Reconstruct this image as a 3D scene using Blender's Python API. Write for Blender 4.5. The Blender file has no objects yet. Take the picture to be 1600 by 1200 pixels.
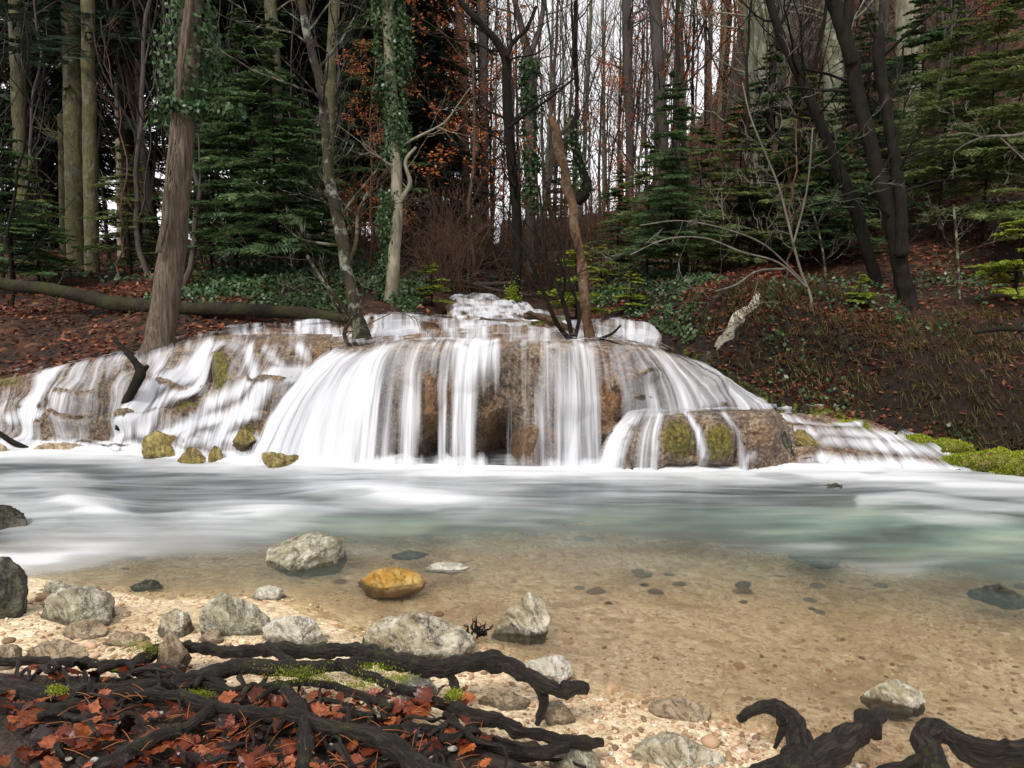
import bpy, math, random
import numpy as np
from mathutils import Vector, Matrix
R = math.radians
rng = np.random.default_rng(7)
random.seed(7)
sc = bpy.context.scene
COL = sc.collection
# ------------------------------------------------------------------ camera, sky, sun, exposure
CAMZ, PITCH, F = 1.5, R(8.0), 1208.0
cam = bpy.data.cameras.new('camera'); camo = bpy.data.objects.new('camera', cam); COL.objects.link(camo)
camo.location = (0, 0, CAMZ); camo.rotation_euler = (R(90) - PITCH, 0, 0)
cam.sensor_width = 36; cam.lens = F / 1600 * 36; cam.clip_end = 2000; cam.clip_start = 0.05
cam.dof.use_dof = False
sc.camera = camo
w = bpy.data.worlds.new("World"); sc.world = w; w.use_nodes = True
nt = w.node_tree; nt.nodes.clear()
out = nt.nodes.new('ShaderNodeOutputWorld'); bg = nt.nodes.new('ShaderNodeBackground')
sky = nt.nodes.new('ShaderNodeTexSky'); sky.sky_type = 'NISHITA'; sky.sun_disc = False
SUN_EL, SUN_ROT = R(48), R(205)
sky.sun_elevation = SUN_EL; sky.sun_rotation = SUN_ROT
hs = nt.nodes.new('ShaderNodeHueSaturation'); hs.inputs['Saturation'].default_value = 0.12
mx = nt.nodes.new('ShaderNodeMixRGB'); mx.inputs[0].default_value = 0.75; mx.inputs[2].default_value = (11.7, 11.5, 11.9, 1)
nt.links.new(sky.outputs[0], hs.inputs['Color']); nt.links.new(hs.outputs[0], mx.inputs[1])
nt.links.new(mx.outputs[0], bg.inputs[0]); bg.inputs[1].default_value = 0.1
nt.links.new(bg.outputs[0], out.inputs[0])
sl = bpy.data.lights.new('sun', 'SUN'); sl.energy = 2.7; sl.angle = R(12); sl.color = (1, .96, .9)
so = bpy.data.objects.new('sun', sl); COL.objects.link(so)
sdir = Vector((math.sin(SUN_ROT) * math.cos(SUN_EL), math.cos(SUN_ROT) * math.cos(SUN_EL), math.sin(SUN_EL)))
so.rotation_euler = sdir.to_track_quat('Z', 'Y').to_euler()
sc.view_settings.view_transform = 'Standard'; sc.view_settings.look = 'None'
sc.view_settings.exposure = 0.42; sc.view_settings.gamma = 1.0
sc.cycles.max_bounces = 8; sc.cycles.transparent_max_bounces = 24
sc.cycles.diffuse_bounces = 3; sc.cycles.glossy_bounces = 3; sc.cycles.transmission_bounces = 6
sc.cycles.use_denoising = True
sc.cycles.caustics_refractive = True; sc.cycles.sample_clamp_indirect = 6

# ------------------------------------------------------------------ projection helpers (only used to find where things stand)
CP, SP = math.cos(PITCH), math.sin(PITCH)
def ray(px, py):
    dx = (np.asarray(px, float) - 800) / F; dy = -(np.asarray(py, float) - 600) / F
    return np.stack([dx, CP + dy * SP, -SP + dy * CP], -1)
def P(px, py, Y):
    d = ray(px, py); t = np.asarray(Y, float) / d[..., 1]
    return d * t[..., None] + np.array([0, 0, CAMZ])
def G(px, py, z=0.0):
    d = ray(px, py); t = (np.asarray(z, float) - CAMZ) / d[..., 2]
    return d * t[..., None] + np.array([0, 0, CAMZ])
def proj(p):
    p = np.asarray(p, float); q = p - np.array([0, 0, CAMZ])
    f = q[..., 1] * CP - q[..., 2] * SP; u = q[..., 1] * SP + q[..., 2] * CP
    f = np.maximum(f, 1e-3)
    return 800 + F * q[..., 0] / f, 600 - F * u / f

# ------------------------------------------------------------------ noise
_perm = np.random.default_rng(3).permutation(256); _perm = np.concatenate([_perm, _perm, _perm])
_grad = np.random.default_rng(4).normal(size=(256, 3)); _grad /= np.linalg.norm(_grad, axis=1)[:, None]
def perlin(p):
    p = np.asarray(p, float); i = np.floor(p).astype(int); f = p - i; i &= 255
    u = f * f * f * (f * (f * 6 - 15) + 10); r = 0
    for dx in (0, 1):
        for dy in (0, 1):
            for dz in (0, 1):
                h = _perm[_perm[_perm[i[..., 0] + dx] + i[..., 1] + dy] + i[..., 2] + dz]
                g = _grad[h]
                d = (g * (f - np.array([dx, dy, dz]))).sum(-1)
                wt = (u[..., 0] if dx else 1 - u[..., 0]) * (u[..., 1] if dy else 1 - u[..., 1]) * (u[..., 2] if dz else 1 - u[..., 2])
                r = r + wt * d
    return r * 1.6
def fbm(p, o=4, g=.5):
    p = np.asarray(p, float); a = 1.; s = 0; t = 0
    for k in range(o):
        s = s + a * perlin(p * 2 ** k + 17.3 * k); t += a; a *= g
    return s / t
def ss(a, b, x):
    t = np.clip((np.asarray(x, float) - a) / (b - a), 0, 1); return t * t * (3 - 2 * t)
def v3(x, y, z): return np.stack(np.broadcast_arrays(np.asarray(x, float), y, z), -1)
def unit(v): return v / np.maximum(np.linalg.norm(v, axis=-1, keepdims=True), 1e-9)

# ------------------------------------------------------------------ mesh helpers
class Acc:
    def __init__(s): s.v = []; s.q = []; s.t = []; s.n = 0
    def add(s, v, q=None, t=None):
        v = np.asarray(v, np.float32).reshape(-1, 3)
        if q is not None and len(q): s.q.append(np.asarray(q, np.int32).reshape(-1, 4) + s.n)
        if t is not None and len(t): s.t.append(np.asarray(t, np.int32).reshape(-1, 3) + s.n)
        s.v.append(v); s.n += len(v)
    def mesh(s, name, mat, smooth=True, uv=None, attrs=None):
        V = np.concatenate(s.v) if s.v else np.zeros((0, 3), np.float32)
        q = np.concatenate(s.q) if s.q else np.zeros((0, 4), np.int32)
        t = np.concatenate(s.t) if s.t else np.zeros((0, 3), np.int32)
        m = bpy.data.meshes.new(name); m.vertices.add(len(V)); m.vertices.foreach_set('co', V.ravel())
        idx = np.concatenate([q.ravel(), t.ravel()]).astype(np.int32)
        m.loops.add(len(idx)); m.loops.foreach_set('vertex_index', idx)
        st = np.concatenate([np.arange(len(q)) * 4, len(q) * 4 + np.arange(len(t)) * 3]).astype(np.int32)
        m.polygons.add(len(st)); m.polygons.foreach_set('loop_start', st)
        m.polygons.foreach_set('use_smooth', np.full(len(st), smooth))
        if uv is not None:
            l = m.uv_layers.new(name='UVMap'); l.data.foreach_set('uv', np.asarray(uv, np.float32)[idx].ravel())
        for k, a in (attrs or {}).items():
            at = m.attributes.new(k, 'FLOAT', 'POINT'); at.data.foreach_set('value', np.asarray(a, np.float32).ravel())
        m.materials.append(mat); m.update(); m.validate(); return m
def link(name, me, parent=None):
    o = bpy.data.objects.new(name, me); COL.objects.link(o)
    if parent is not None: o.parent = parent
    return o
def tag(o, label=None, cat=None, group=None, kind=None):
    if label: o['label'] = label
    if cat: o['category'] = cat
    if group: o['group'] = group
    if kind: o['kind'] = kind
    return o
def empty(name, loc=(0, 0, 0)):
    o = bpy.data.objects.new(name, None); COL.objects.link(o); o.location = loc; o.empty_display_size = .1; return o
def grid_faces(nr, nc, wrap=False):
    i = np.arange(nr - 1)[:, None]; j = np.arange(nc if wrap else nc - 1)[None, :]; k = (j + 1) % nc
    return np.stack([i * nc + j, i * nc + k, (i + 1) * nc + k, (i + 1) * nc + j], -1).reshape(-1, 4)
def crom(pts, n):
    """smooth curve through points (rows), n samples, centripetal-ish by chord"""
    pts = np.asarray(pts, float); d = np.r_[0, np.cumsum(np.linalg.norm(np.diff(pts[:, :3], axis=0), axis=1) + 1e-6)]
    return cubic(d, pts, np.linspace(0, d[-1], n))
def cubic(x, y, xs):
    x = np.asarray(x, float); y = np.asarray(y, float)
    if len(x) == 2:
        t = ((xs - x[0]) / (x[1] - x[0]))[:, None]; return y[0] * (1 - t) + y[1] * t
    sh = (slice(None),) + (None,) * (y.ndim - 1)
    h = np.diff(x)[sh]; dl = np.diff(y, axis=0) / h
    m = np.empty_like(y); m[0] = dl[0]; m[-1] = dl[-1]; m[1:-1] = (dl[:-1] * h[1:] + dl[1:] * h[:-1]) / (h[:-1] + h[1:])
    i = np.clip(np.searchsorted(x, xs) - 1, 0, len(x) - 2); hh = h[i]; t = ((xs - x[i]))[sh] / hh
    return (2*t**3-3*t**2+1)*y[i] + (t**3-2*t**2+t)*hh*m[i] + (-2*t**3+3*t**2)*y[i+1] + (t**3-t**2)*hh*m[i+1]
def tube(pts, rad, sides=8, rough=0., seed=0, freq=6., cap=True, flute=0.):
    pts = np.asarray(pts, float); n = len(pts); rad = np.broadcast_to(rad, n).astype(float)
    T = unit(np.gradient(pts, axis=0)); ref = np.array([0, 0, 1.]) if abs(T[0][2]) < .9 else np.array([1., 0, 0])
    N = np.empty_like(T); a = unit(np.cross(T[0], ref))
    for i in range(n):
        a = unit(a - T[i] * np.dot(a, T[i])); N[i] = a
    B = np.cross(T, N); th = np.linspace(0, 2 * np.pi, sides, endpoint=False)
    D = N[:, None] * np.cos(th)[None, :, None] + B[:, None] * np.sin(th)[None, :, None]
    rr = rad[:, None] * np.ones(sides)[None]
    if rough: rr = rr * (1 + rough * fbm((pts[:, None] + D * rad[:, None, None]) * freq + seed * 7.1, 3))
    if flute: rr = rr * (1 + flute * np.cos(th * 5 + seed)[None] * ss(.18 * n, 0, np.arange(n))[:, None])
    V = pts[:, None] + D * rr[..., None]; V = V.reshape(-1, 3); q = grid_faces(n, sides, True)
    t = None
    if cap:
        V = np.concatenate([V, [pts[0] - T[0] * rad[0] * .3, pts[-1] + T[-1] * rad[-1] * .4]]); j = np.arange(sides); k = (j + 1) % sides; b = n * sides; e = (n - 1) * sides
        t = np.concatenate([np.stack([k, j, np.full(sides, b)], -1), np.stack([e + j, e + k, np.full(sides, b + 1)], -1)])
    return V, q, t
def kites(p, d, nrm, L, W):
    """leaf-like quads: base p, direction d, plane normal nrm"""
    d = unit(d); s = unit(np.cross(nrm, d)); L = np.asarray(L)[..., None] if np.ndim(L) else L; W = np.asarray(W)[..., None] if np.ndim(W) else W
    m = p + d * L * .45; V = np.stack([p, m + s * W * .5, p + d * L, m - s * W * .5], 1)
    return V.reshape(-1, 3), np.arange(len(p) * 4).reshape(-1, 4)
def rdir(n, r=rng): return unit(r.normal(size=(n, 3)))

# ------------------------------------------------------------------ materials
class NT:
    def __init__(s, name):
        s.m = bpy.data.materials.new(name); s.m.use_nodes = True; s.t = s.m.node_tree; s.t.nodes.clear()
        s.out = s.n('ShaderNodeOutputMaterial')
    def n(s, ty, **k):
        x = s.t.nodes.new(ty)
        for a, b in k.items(): setattr(x, a, b)
        return x
    def l(s, a, b): s.t.links.new(a, b)
    def set(s, sock, v):
        if isinstance(v, bpy.types.NodeSocket): s.l(v, sock)
        else: sock.default_value = v
    def coord(s, kind='Object', scale=(1, 1, 1)):
        c = s.n('ShaderNodeTexCoord').outputs[kind]; mp = s.n('ShaderNodeMapping'); s.l(c, mp.inputs[0]); mp.inputs['Scale'].default_value = scale
        return mp.outputs[0]
    def noise(s, vec, scale, detail=5, rough=.55, dist=0.):
        x = s.n('ShaderNodeTexNoise'); s.l(vec, x.inputs['Vector']); x.inputs['Scale'].default_value = scale
        x.inputs['Detail'].default_value = detail; x.inputs['Roughness'].default_value = rough; x.inputs['Distortion'].default_value = dist
        return x.outputs[0]
    def vor(s, vec, scale, feature='F1', out='Distance', rnd=1.):
        x = s.n('ShaderNodeTexVoronoi'); x.feature = feature; s.l(vec, x.inputs['Vector']); x.inputs['Scale'].default_value = scale
        x.inputs['Randomness'].default_value = rnd
        return x.outputs[out]
    def ramp(s, fac, stops, interp='LINEAR'):
        x = s.n('ShaderNodeValToRGB'); e = x.color_ramp.elements; x.color_ramp.interpolation = interp
        while len(e) < len(stops): e.new(.5)
        for k, (p, c) in enumerate(stops):
            e[k].position = p; e[k].color = (c, c, c, 1) if not isinstance(c, tuple) else (*c, 1)
        s.set(x.inputs[0], fac); return x.outputs[0]
    def mix(s, f, a, b, mode='MIX'):
        x = s.n('ShaderNodeMixRGB', blend_type=mode); s.set(x.inputs[0], f)
        for i, v in ((1, a), (2, b)):
            s.set(x.inputs[i], (*v, 1) if isinstance(v, tuple) and len(v) == 3 else v)
        return x.outputs[0]
    def math(s, op, a, b=0.5, clamp=False):
        x = s.n('ShaderNodeMath', operation=op, use_clamp=clamp); s.set(x.inputs[0], a); s.set(x.inputs[1], b); return x.outputs[0]
    def bump(s, h, dist, strength=1., normal=None):
        x = s.n('ShaderNodeBump'); s.l(h, x.inputs['Height']); x.inputs['Distance'].default_value = dist; x.inputs['Strength'].default_value = strength
        if normal is not None: s.l(normal, x.inputs['Normal'])
        return x.outputs[0]
    def attr(s, name): return s.n('ShaderNodeAttribute', attribute_name=name).outputs['Fac']
    def pbr(s, col, rough=.8, normal=None, spec=.3):
        x = s.n('ShaderNodeBsdfPrincipled'); s.set(x.inputs['Base Color'], (*col, 1) if isinstance(col, tuple) and len(col) == 3 else col)
        s.set(x.inputs['Roughness'], rough); x.inputs['Specular IOR Level'].default_value = spec
        if normal is not None: s.l(normal, x.inputs['Normal'])
        return x.outputs[0]
    def done(s, sh): s.l(sh, s.out.inputs['Surface']); return s.m
    def normz(s):
        g = s.n('ShaderNodeNewGeometry'); x = s.n('ShaderNodeSeparateXYZ'); s.l(g.outputs['Normal'], x.inputs[0]); return x.outputs[2]

def m_bark(name, dark, light, moss=0., mosscol=(.07, .08, .015), sc_=9., bump=.02, lichen=0., stretch=.25, spec=.2):
    t = NT(name); c = t.coord('Object', (1, 1, stretch)); n1 = t.noise(c, sc_, 8, .65, .4); n2 = t.noise(t.coord(), 2.1, 4)
    col = t.mix(t.ramp(n1, [(.32, 0.), (.68, 1.)]), dark, light)
    col = t.mix(t.math('MULTIPLY', t.ramp(n2, [(.35, 0.), (.7, 1.)]), .5), col, tuple(x * .5 for x in dark))
    if lichen: col = t.mix(t.math('MULTIPLY', t.ramp(t.noise(t.coord(), 7, 5, .7), [(.5, 0.), (.6, 1.)]), lichen), col, (.34, .36, .28))
    if moss: col = t.mix(t.math('MULTIPLY', t.ramp(t.noise(t.coord(), 3.2, 6, .7), [(.4, 0.), (.62, 1.)]), moss), col, mosscol)
    oi = t.n('ShaderNodeObjectInfo'); col = t.mix(t.math('MULTIPLY', oi.outputs['Random'], .35), col, tuple(x * .8 for x in dark))
    return t.done(t.pbr(col, .85, t.bump(n1, bump), spec))
def m_leaf(name, c1, c2, c3=None, trans=.35, rough=.6):
    t = NT(name); g = t.n('ShaderNodeNewGeometry'); r = g.outputs['Random Per Island']
    st = [(0., c1), (1., c2)] if c3 is None else [(0., c1), (.6, c2), (1., c3)]
    col = t.ramp(r, st); big = t.noise(t.coord('Object'), 1.3, 3)
    col = t.mix(t.ramp(big, [(.35, 0.), (.65, .6)]), col, tuple(x * .55 for x in c1))
    a = t.pbr(col, rough, None, .25); b = t.n('ShaderNodeBsdfTranslucent'); t.l(col, b.inputs[0])
    mxs = t.n('ShaderNodeMixShader'); mxs.inputs[0].default_value = trans; t.l(a, mxs.inputs[1]); t.l(b.outputs[0], mxs.inputs[2])
    return t.done(mxs.outputs[0])
def m_tufa():
    """wet travertine; attributes: moss, orange, dark(=wet grey rock type)"""
    t = NT('wet_tufa'); c = t.coord(); n1 = t.noise(c, 14, 9, .7); n2 = t.noise(c, 2.6, 5); n3 = t.noise(c, 45, 6, .7); cz = t.coord('Object', (1, 1, .3))
    base = t.ramp(n1, [(.3, (.04, .024, .016)), (.41, (.2, .125, .085)), (.5, (.48, .34, .2)), (.64, (.78, .64, .44))])
    base = t.mix(t.ramp(n2, [(.42, 0.), (.66, .8)]), base, t.ramp(n3, [(.3, (.10, .085, .08)), (.7, (.33, .28, .27))]))
    grey = t.ramp(t.noise(c, 18, 9, .75), [(.3, (.03, .022, .018)), (.46, (.15, .108, .075)), (.58, (.37, .285, .2)), (.74, (.6, .49, .36))])
    base = t.mix(t.attr('grey'), base, grey)
    org = t.ramp(t.noise(cz, 22, 8, .7), [(.3, (.13, .05, .015)), (.55, (.42, .2, .07)), (.75, (.62, .36, .17))])
    base = t.mix(t.attr('orange'), base, org)
    mo = t.ramp(t.noise(c, 30, 8, .75), [(.3, (.06, .055, .008)), (.5, (.24, .2, .03)), (.72, (.44, .38, .09))])
    mk = t.ramp(t.math('ADD', t.attr('moss'), t.math('MULTIPLY', t.math('SUBTRACT', n1, .5), .9)), [(.35, 0.), (.6, 1.)])
    base = t.mix(mk, base, mo)
    h = t.math('ADD', t.math('MULTIPLY', n1, 1.), t.math('MULTIPLY', n3, .5))
    base = t.mix(t.ramp(t.noise(c, 55, 8, .85), [(.38, .85), (.5, 0.)]), base, (.03, .018, .012)); base = t.mix(t.ramp(t.vor(c, 34), [(.0, .0), (.45, .0), (.75, .55)]), base, (.025, .016, .012))
    return t.done(t.pbr(base, .4, t.bump(h, .09), .5))
def m_water():
    """falling silky water. UV: x = across the flow, y = along it; attribute dens = how much water falls there"""
    t = NT('white_water'); uv = t.n('ShaderNodeUVMap').outputs[0]
    def st(sx, sy, d=3):
        mp = t.n('ShaderNodeMapping'); t.l(uv, mp.inputs[0]); mp.inputs['Scale'].default_value = (sx, sy, 1); return t.noise(mp.outputs[0], 1., d, .6, .15)
    a = st(5., .5, 2); b = st(17., .8, 3); c = st(60., 1.1, 3)
    s = t.math('ADD', t.math('MULTIPLY', a, .42), t.math('ADD', t.math('MULTIPLY', b, .4), t.math('MULTIPLY', c, .18)))
    d = t.attr('dens')
    k = t.math('ADD', t.math('MULTIPLY', t.math('SUBTRACT', s, .5), 3.6), t.math('SUBTRACT', t.math('MULTIPLY', d, 1.45), .36))
    k = t.math('MULTIPLY', k, 1., True)
    al = t.math('MULTIPLY', t.ramp(k, [(0., 0.), (.5, .38), (1., .93)]), t.ramp(d, [(0., 0.), (.16, 1.)]))
    colr = t.ramp(s, [(.3, (.42, .43, .47)), (.5, (.62, .63, .66)), (.66, (.76, .76, .78))])
    df = t.n('ShaderNodeBsdfDiffuse'); t.l(colr, df.inputs[0]); tl = t.n('ShaderNodeBsdfTranslucent'); t.l(colr, tl.inputs[0])
    m1 = t.n('ShaderNodeMixShader'); m1.inputs[0].default_value = .25; t.l(df.outputs[0], m1.inputs[1]); t.l(tl.outputs[0], m1.inputs[2])
    tr = t.n('ShaderNodeBsdfTransparent'); m2 = t.n('ShaderNodeMixShader'); t.l(al, m2.inputs[0]); t.l(tr.outputs[0], m2.inputs[1]); t.l(m1.outputs[0], m2.inputs[2])
    return t.done(m2.outputs[0])
def m_pool():
    """pool: attribute murk (milky deep water), foam (white streaks)"""
    t = NT('pool_water'); c = t.coord('Object')
    def st(sx, sy, sc2, d=3, r=.5):
        mp = t.n('ShaderNodeMapping'); t.l(t.n('ShaderNodeTexCoord').outputs['Object'], mp.inputs[0]); mp.inputs['Scale'].default_value = (sx, sy, 1); return t.noise(mp.outputs[0], sc2, d, r, .35)
    s1 = st(.42, 1.9, 1.3, 3); s2 = st(.55, 5., 2.2, 3)
    s = t.math('ADD', t.math('MULTIPLY', s1, .6), t.math('MULTIPLY', s2, .4))
    foam = t.math('ADD', t.attr('foam'), t.math('MULTIPLY', t.math('SUBTRACT', s, .5), .7))
    foam = t.math('MULTIPLY', t.ramp(foam, [(.05, 0.), (.4, .28), (.8, .72), (1., .95)], 'EASE'), t.ramp(t.attr('foam'), [(0., 0.), (.3, 1.)]))
    teal = t.ramp(st(.55, 1.5, 2.0, 4), [(.3, (.035, .055, .05)), (.45, (.095, .14, .12)), (.56, (.16, .22, .175)), (.7, (.28, .34, .26))])
    teal = t.mix(.25, teal, (.17, .19, .165)); teal = t.mix(t.attr('grey'), teal, t.ramp(s2, [(.3, (.05, .056, .055)), (.7, (.2, .215, .215))]))
    ra = t.n('ShaderNodeBsdfRefraction'); ra.inputs['Roughness'].default_value = .13; ra.inputs['IOR'].default_value = 1.12; ra.inputs['Color'].default_value = (1., .97, .9, 1)
    tr = t.n('ShaderNodeBsdfTransparent'); tr.inputs[0].default_value = (.97, .95, .88, 1)
    m0 = t.n('ShaderNodeMixShader'); t.l(t.attr('blur'), m0.inputs[0]); t.l(tr.outputs[0], m0.inputs[1]); t.l(ra.outputs[0], m0.inputs[2])
    df = t.n('ShaderNodeBsdfDiffuse'); t.l(teal, df.inputs[0])
    murk = t.math('ADD', t.attr('murk'), t.math('MULTIPLY', t.math('SUBTRACT', s, .5), t.math('MULTIPLY', t.attr('murk'), 1.2)), True)
    m1 = t.n('ShaderNodeMixShader'); t.l(murk, m1.inputs[0]); t.l(m0.outputs[0], m1.inputs[1]); t.l(df.outputs[0], m1.inputs[2])
    gl = t.n('ShaderNodeBsdfGlossy'); gl.inputs['Roughness'].default_value = .28; gl.inputs[0].default_value = (.85, .9, 1, 1)
    fr = t.n('ShaderNodeFresnel'); fr.inputs[0].default_value = 1.33
    m2 = t.n('ShaderNodeMixShader'); t.l(t.math('MULTIPLY', fr.outputs[0], .8), m2.inputs[0]); t.l(m1.outputs[0], m2.inputs[1]); t.l(gl.outputs[0], m2.inputs[2])
    fd = t.n('ShaderNodeBsdfDiffuse'); fd.inputs[0].default_value = (.64, .65, .66, 1)
    m3 = t.n('ShaderNodeMixShader'); t.l(foam, m3.inputs[0]); t.l(m2.outputs[0], m3.inputs[1]); t.l(fd.outputs[0], m3.inputs[2])
    return t.done(m3.outputs[0])
def m_bed():
    t = NT('gravel_bed'); c = t.coord()
    w = t.n('ShaderNodeVectorMath', operation='ADD'); nz = t.n('ShaderNodeTexNoise'); t.l(c, nz.inputs[0]); nz.inputs['Scale'].default_value = 9
    sc1 = t.n('ShaderNodeVectorMath', operation='SCALE'); t.l(nz.outputs['Color'], sc1.inputs[0]); sc1.inputs['Scale'].default_value = .09
    t.l(c, w.inputs[0]); t.l(sc1.outputs[0], w.inputs[1]); cv = w.outputs[0]
    v1 = t.vor(cv, 26, 'F1', 'Color'); d1 = t.vor(cv, 26, 'F1', 'Distance'); v2 = t.vor(cv, 75, 'F1', 'Color'); d2 = t.vor(cv, 75)
    x1 = t.n('ShaderNodeSeparateXYZ'); t.l(v1, x1.inputs[0]); x2 = t.n('ShaderNodeSeparateXYZ'); t.l(v2, x2.inputs[0])
    P1 = [(0., (.17, .11, .06)), (.2, (.42, .31, .18)), (.6, (.62, .49, .31)), (.85, (.72, .59, .4)), (1., (.8, .72, .56))]
    col = t.mix(t.ramp(t.noise(c, 5, 4), [(.4, 0.), (.6, 1.)]), t.ramp(x1.outputs[0], P1), t.ramp(x2.outputs[0], P1))
    col = t.mix(.32, col, (.66, .54, .36))
    big = t.noise(c, 1.1, 5, .6); col = t.mix(t.ramp(big, [(.45, 0.), (.7, .5)]), col, (.36, .25, .13))
    col = t.mix(t.ramp(t.noise(c, 2.7, 6, .65, .8), [(.5, 0.), (.64, .55)]), col, (.25, .17, .08)); col = t.mix(t.ramp(t.noise(c, 17, 5, .7), [(.58, 0.), (.66, .4)]), col, (.2, .14, .08))
    col = t.mix(t.math('MULTIPLY', t.attr('wet'), .1), col, (.1, .07, .035))
    h = t.math('ADD', t.math('MULTIPLY', d1, -.8), t.math('MULTIPLY', d2, -.35))
    soil = t.ramp(t.noise(c, 30, 8, .7), [(.3, (.012, .008, .005)), (.7, (.05, .033, .022))])
    col = t.mix(t.attr('soil'), col, soil)
    return t.done(t.pbr(col, .75, t.bump(h, .012), .3))
def m_ground():
    t = NT('leafy_ground'); c = t.coord(); v = t.vor(c, 14, 'F1', 'Color'); x = t.n('ShaderNodeSeparateXYZ'); t.l(v, x.inputs[0]); d = t.vor(c, 14)
    n = t.noise(c, 1.2, 6, .6); n2 = t.noise(c, 22, 7, .7)
    leaf = t.ramp(x.outputs[0], [(0., (.018, .007, .004)), (.5, (.055, .02, .01)), (.85, (.1, .036, .016)), (1., (.17, .085, .04))])
    soil = t.ramp(n2, [(.3, (.007, .005, .003)), (.7, (.035, .022, .012))])
    col = t.mix(t.ramp(n, [(.38, 1.), (.62, 0.)]), leaf, soil)
    col = t.mix(t.math('MULTIPLY', t.attr('steep'), .9), col, t.ramp(n2, [(.3, (.003, .002, .001)), (.52, (.012, .008, .004)), (.75, (.04, .027, .011))]))
    mm = t.math('ADD', t.attr('moss'), t.math('MULTIPLY', t.math('SUBTRACT', n2, .5), .8))
    col = t.mix(t.ramp(mm, [(.4, 0.), (.62, 1.)]), col, t.ramp(n2, [(.3, (.03, .04, .004)), (.6, (.16, .2, .02)), (.8, (.3, .34, .04))]))
    return t.done(t.pbr(col, .85, t.bump(t.math('ADD', n2, t.math('MULTIPLY', d, -.5)), .05), .25))
def m_stone(name, c1, c2, c3, rough=.7, dark=(.02, .02, .015), damt=.5, vein=.0, mossy=0., wet=.7):
    t = NT(name); c = t.coord(); n1 = t.noise(c, 9, 10, .7, .3); n2 = t.noise(c, 38, 8, .75); n3 = t.noise(c, 4, 4, .6, .5)
    col = t.ramp(n1, [(.32, c1), (.45, c2), (.6, c3)])
    col = t.mix(t.ramp(t.math('ADD', t.math('MULTIPLY', n3, .6), t.math('MULTIPLY', n2, .4)), [(.5, 0.), (.58, damt)]), col, dark)
    if mossy: col = t.mix(t.ramp(t.noise(c, 7, 8, .75), [(.52, 0.), (.62, mossy)]), col, (.1, .1, .018))
    cr = t.ramp(t.math('ABSOLUTE', t.math('SUBTRACT', t.noise(c, 6, 8, .75, .6), .5)), [(0., .6), (.012, 0.)])
    col = t.mix(cr, col, tuple(x * .35 for x in dark)); col = t.mix(t.ramp(n2, [(.35, .5), (.46, 0.)]), col, c1)
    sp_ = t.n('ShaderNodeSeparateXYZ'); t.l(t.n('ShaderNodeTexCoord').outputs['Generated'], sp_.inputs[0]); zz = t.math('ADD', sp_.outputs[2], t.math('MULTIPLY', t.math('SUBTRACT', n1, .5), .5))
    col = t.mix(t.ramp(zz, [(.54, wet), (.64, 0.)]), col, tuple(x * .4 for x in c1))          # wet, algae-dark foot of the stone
    h = t.math('ADD', n1, t.math('SUBTRACT', t.math('MULTIPLY', n2, .6), t.math('MULTIPLY', cr, .3)))
    return t.done(t.pbr(col, rough, t.bump(h, .05), .35))

M = {}
M['tufa'] = m_tufa(); M['water'] = m_water(); M['pool'] = m_pool(); M['bed'] = m_bed(); M['ground'] = m_ground()
M['root'] = m_bark('wet_root_bark', (.004, .0035, .003), (.034, .028, .023), moss=.15, mosscol=(.04, .045, .008), sc_=48, bump=.014, stretch=1., spec=.4)
def m_root():
    t = NT('root_bark'); uv = t.n('ShaderNodeUVMap').outputs[0]; mp = t.n('ShaderNodeMapping'); t.l(uv, mp.inputs[0]); mp.inputs['Scale'].default_value = (9, 14, 1)
    f = t.noise(mp.outputs[0], 1., 8, .7, .5); c = t.coord(); n = t.noise(c, 60, 8, .7); big = t.noise(c, 7, 5, .6)
    col = t.ramp(f, [(.32, (.002, .0014, .001)), (.5, (.011, .0075, .005)), (.7, (.065, .046, .033))]); col = t.mix(t.ramp(big, [(.48, 0.), (.68, .5)]), col, (.022, .016, .012))
    col = t.mix(t.math('MULTIPLY', t.ramp(t.math('ADD', t.math('MULTIPLY', big, .6), t.math('MULTIPLY', n, .4)), [(.54, 0.), (.62, 1.)]), t.ramp(t.normz(), [(.3, 0.), (.8, .5)])), col, (.05, .06, .01))
    return t.done(t.pbr(col, t.ramp(n, [(.3, .3), (.7, .75)]), t.bump(t.math('ADD', f, t.math('MULTIPLY', n, .5)), .018), .3))
M['root'] = m_root()
M['oak'] = m_bark('ridged_brown_bark', (.04, .029, .02), (.24, .185, .135), sc_=44, bump=.05, stretch=.09)
M['pine'] = m_bark('pine_bark', (.03, .025, .015), (.15, .13, .07), moss=.6, mosscol=(.1, .1, .03), sc_=24, bump=.03, lichen=.2)
M['beech'] = m_bark('smooth_grey_bark', (.08, .076, .055), (.2, .19, .145), moss=.6, mosscol=(.11, .12, .04), sc_=6, bump=.008, lichen=.5)
M['black'] = m_bark('dark_wet_bark', (.003, .002, .0015), (.018, .014, .011), moss=.15, mosscol=(.04, .045, .01), sc_=22, bump=.02, spec=.15)
M['grey'] = m_bark('far_grey_bark', (.035, .028, .024), (.1, .082, .07), sc_=8, bump=.01)
M['red'] = m_bark('reddish_far_bark', (.05, .028, .018), (.15, .088, .06), sc_=8, bump=.01)
M['snag'] = m_bark('peeling_snag_bark', (.01, .005, .003), (.2, .105, .055), sc_=15, bump=.06, stretch=.5, lichen=.12, moss=.12)
M['pale'] = m_bark('pale_bare_bark', (.09, .08, .055), (.33, .3, .22), sc_=16, bump=.015, moss=.3)
M['lichen'] = m_bark('lichen_bark', (.006, .005, .004), (.05, .037, .026), sc_=18, bump=.03, lichen=.55, moss=.4, mosscol=(.075, .068, .018))
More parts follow.
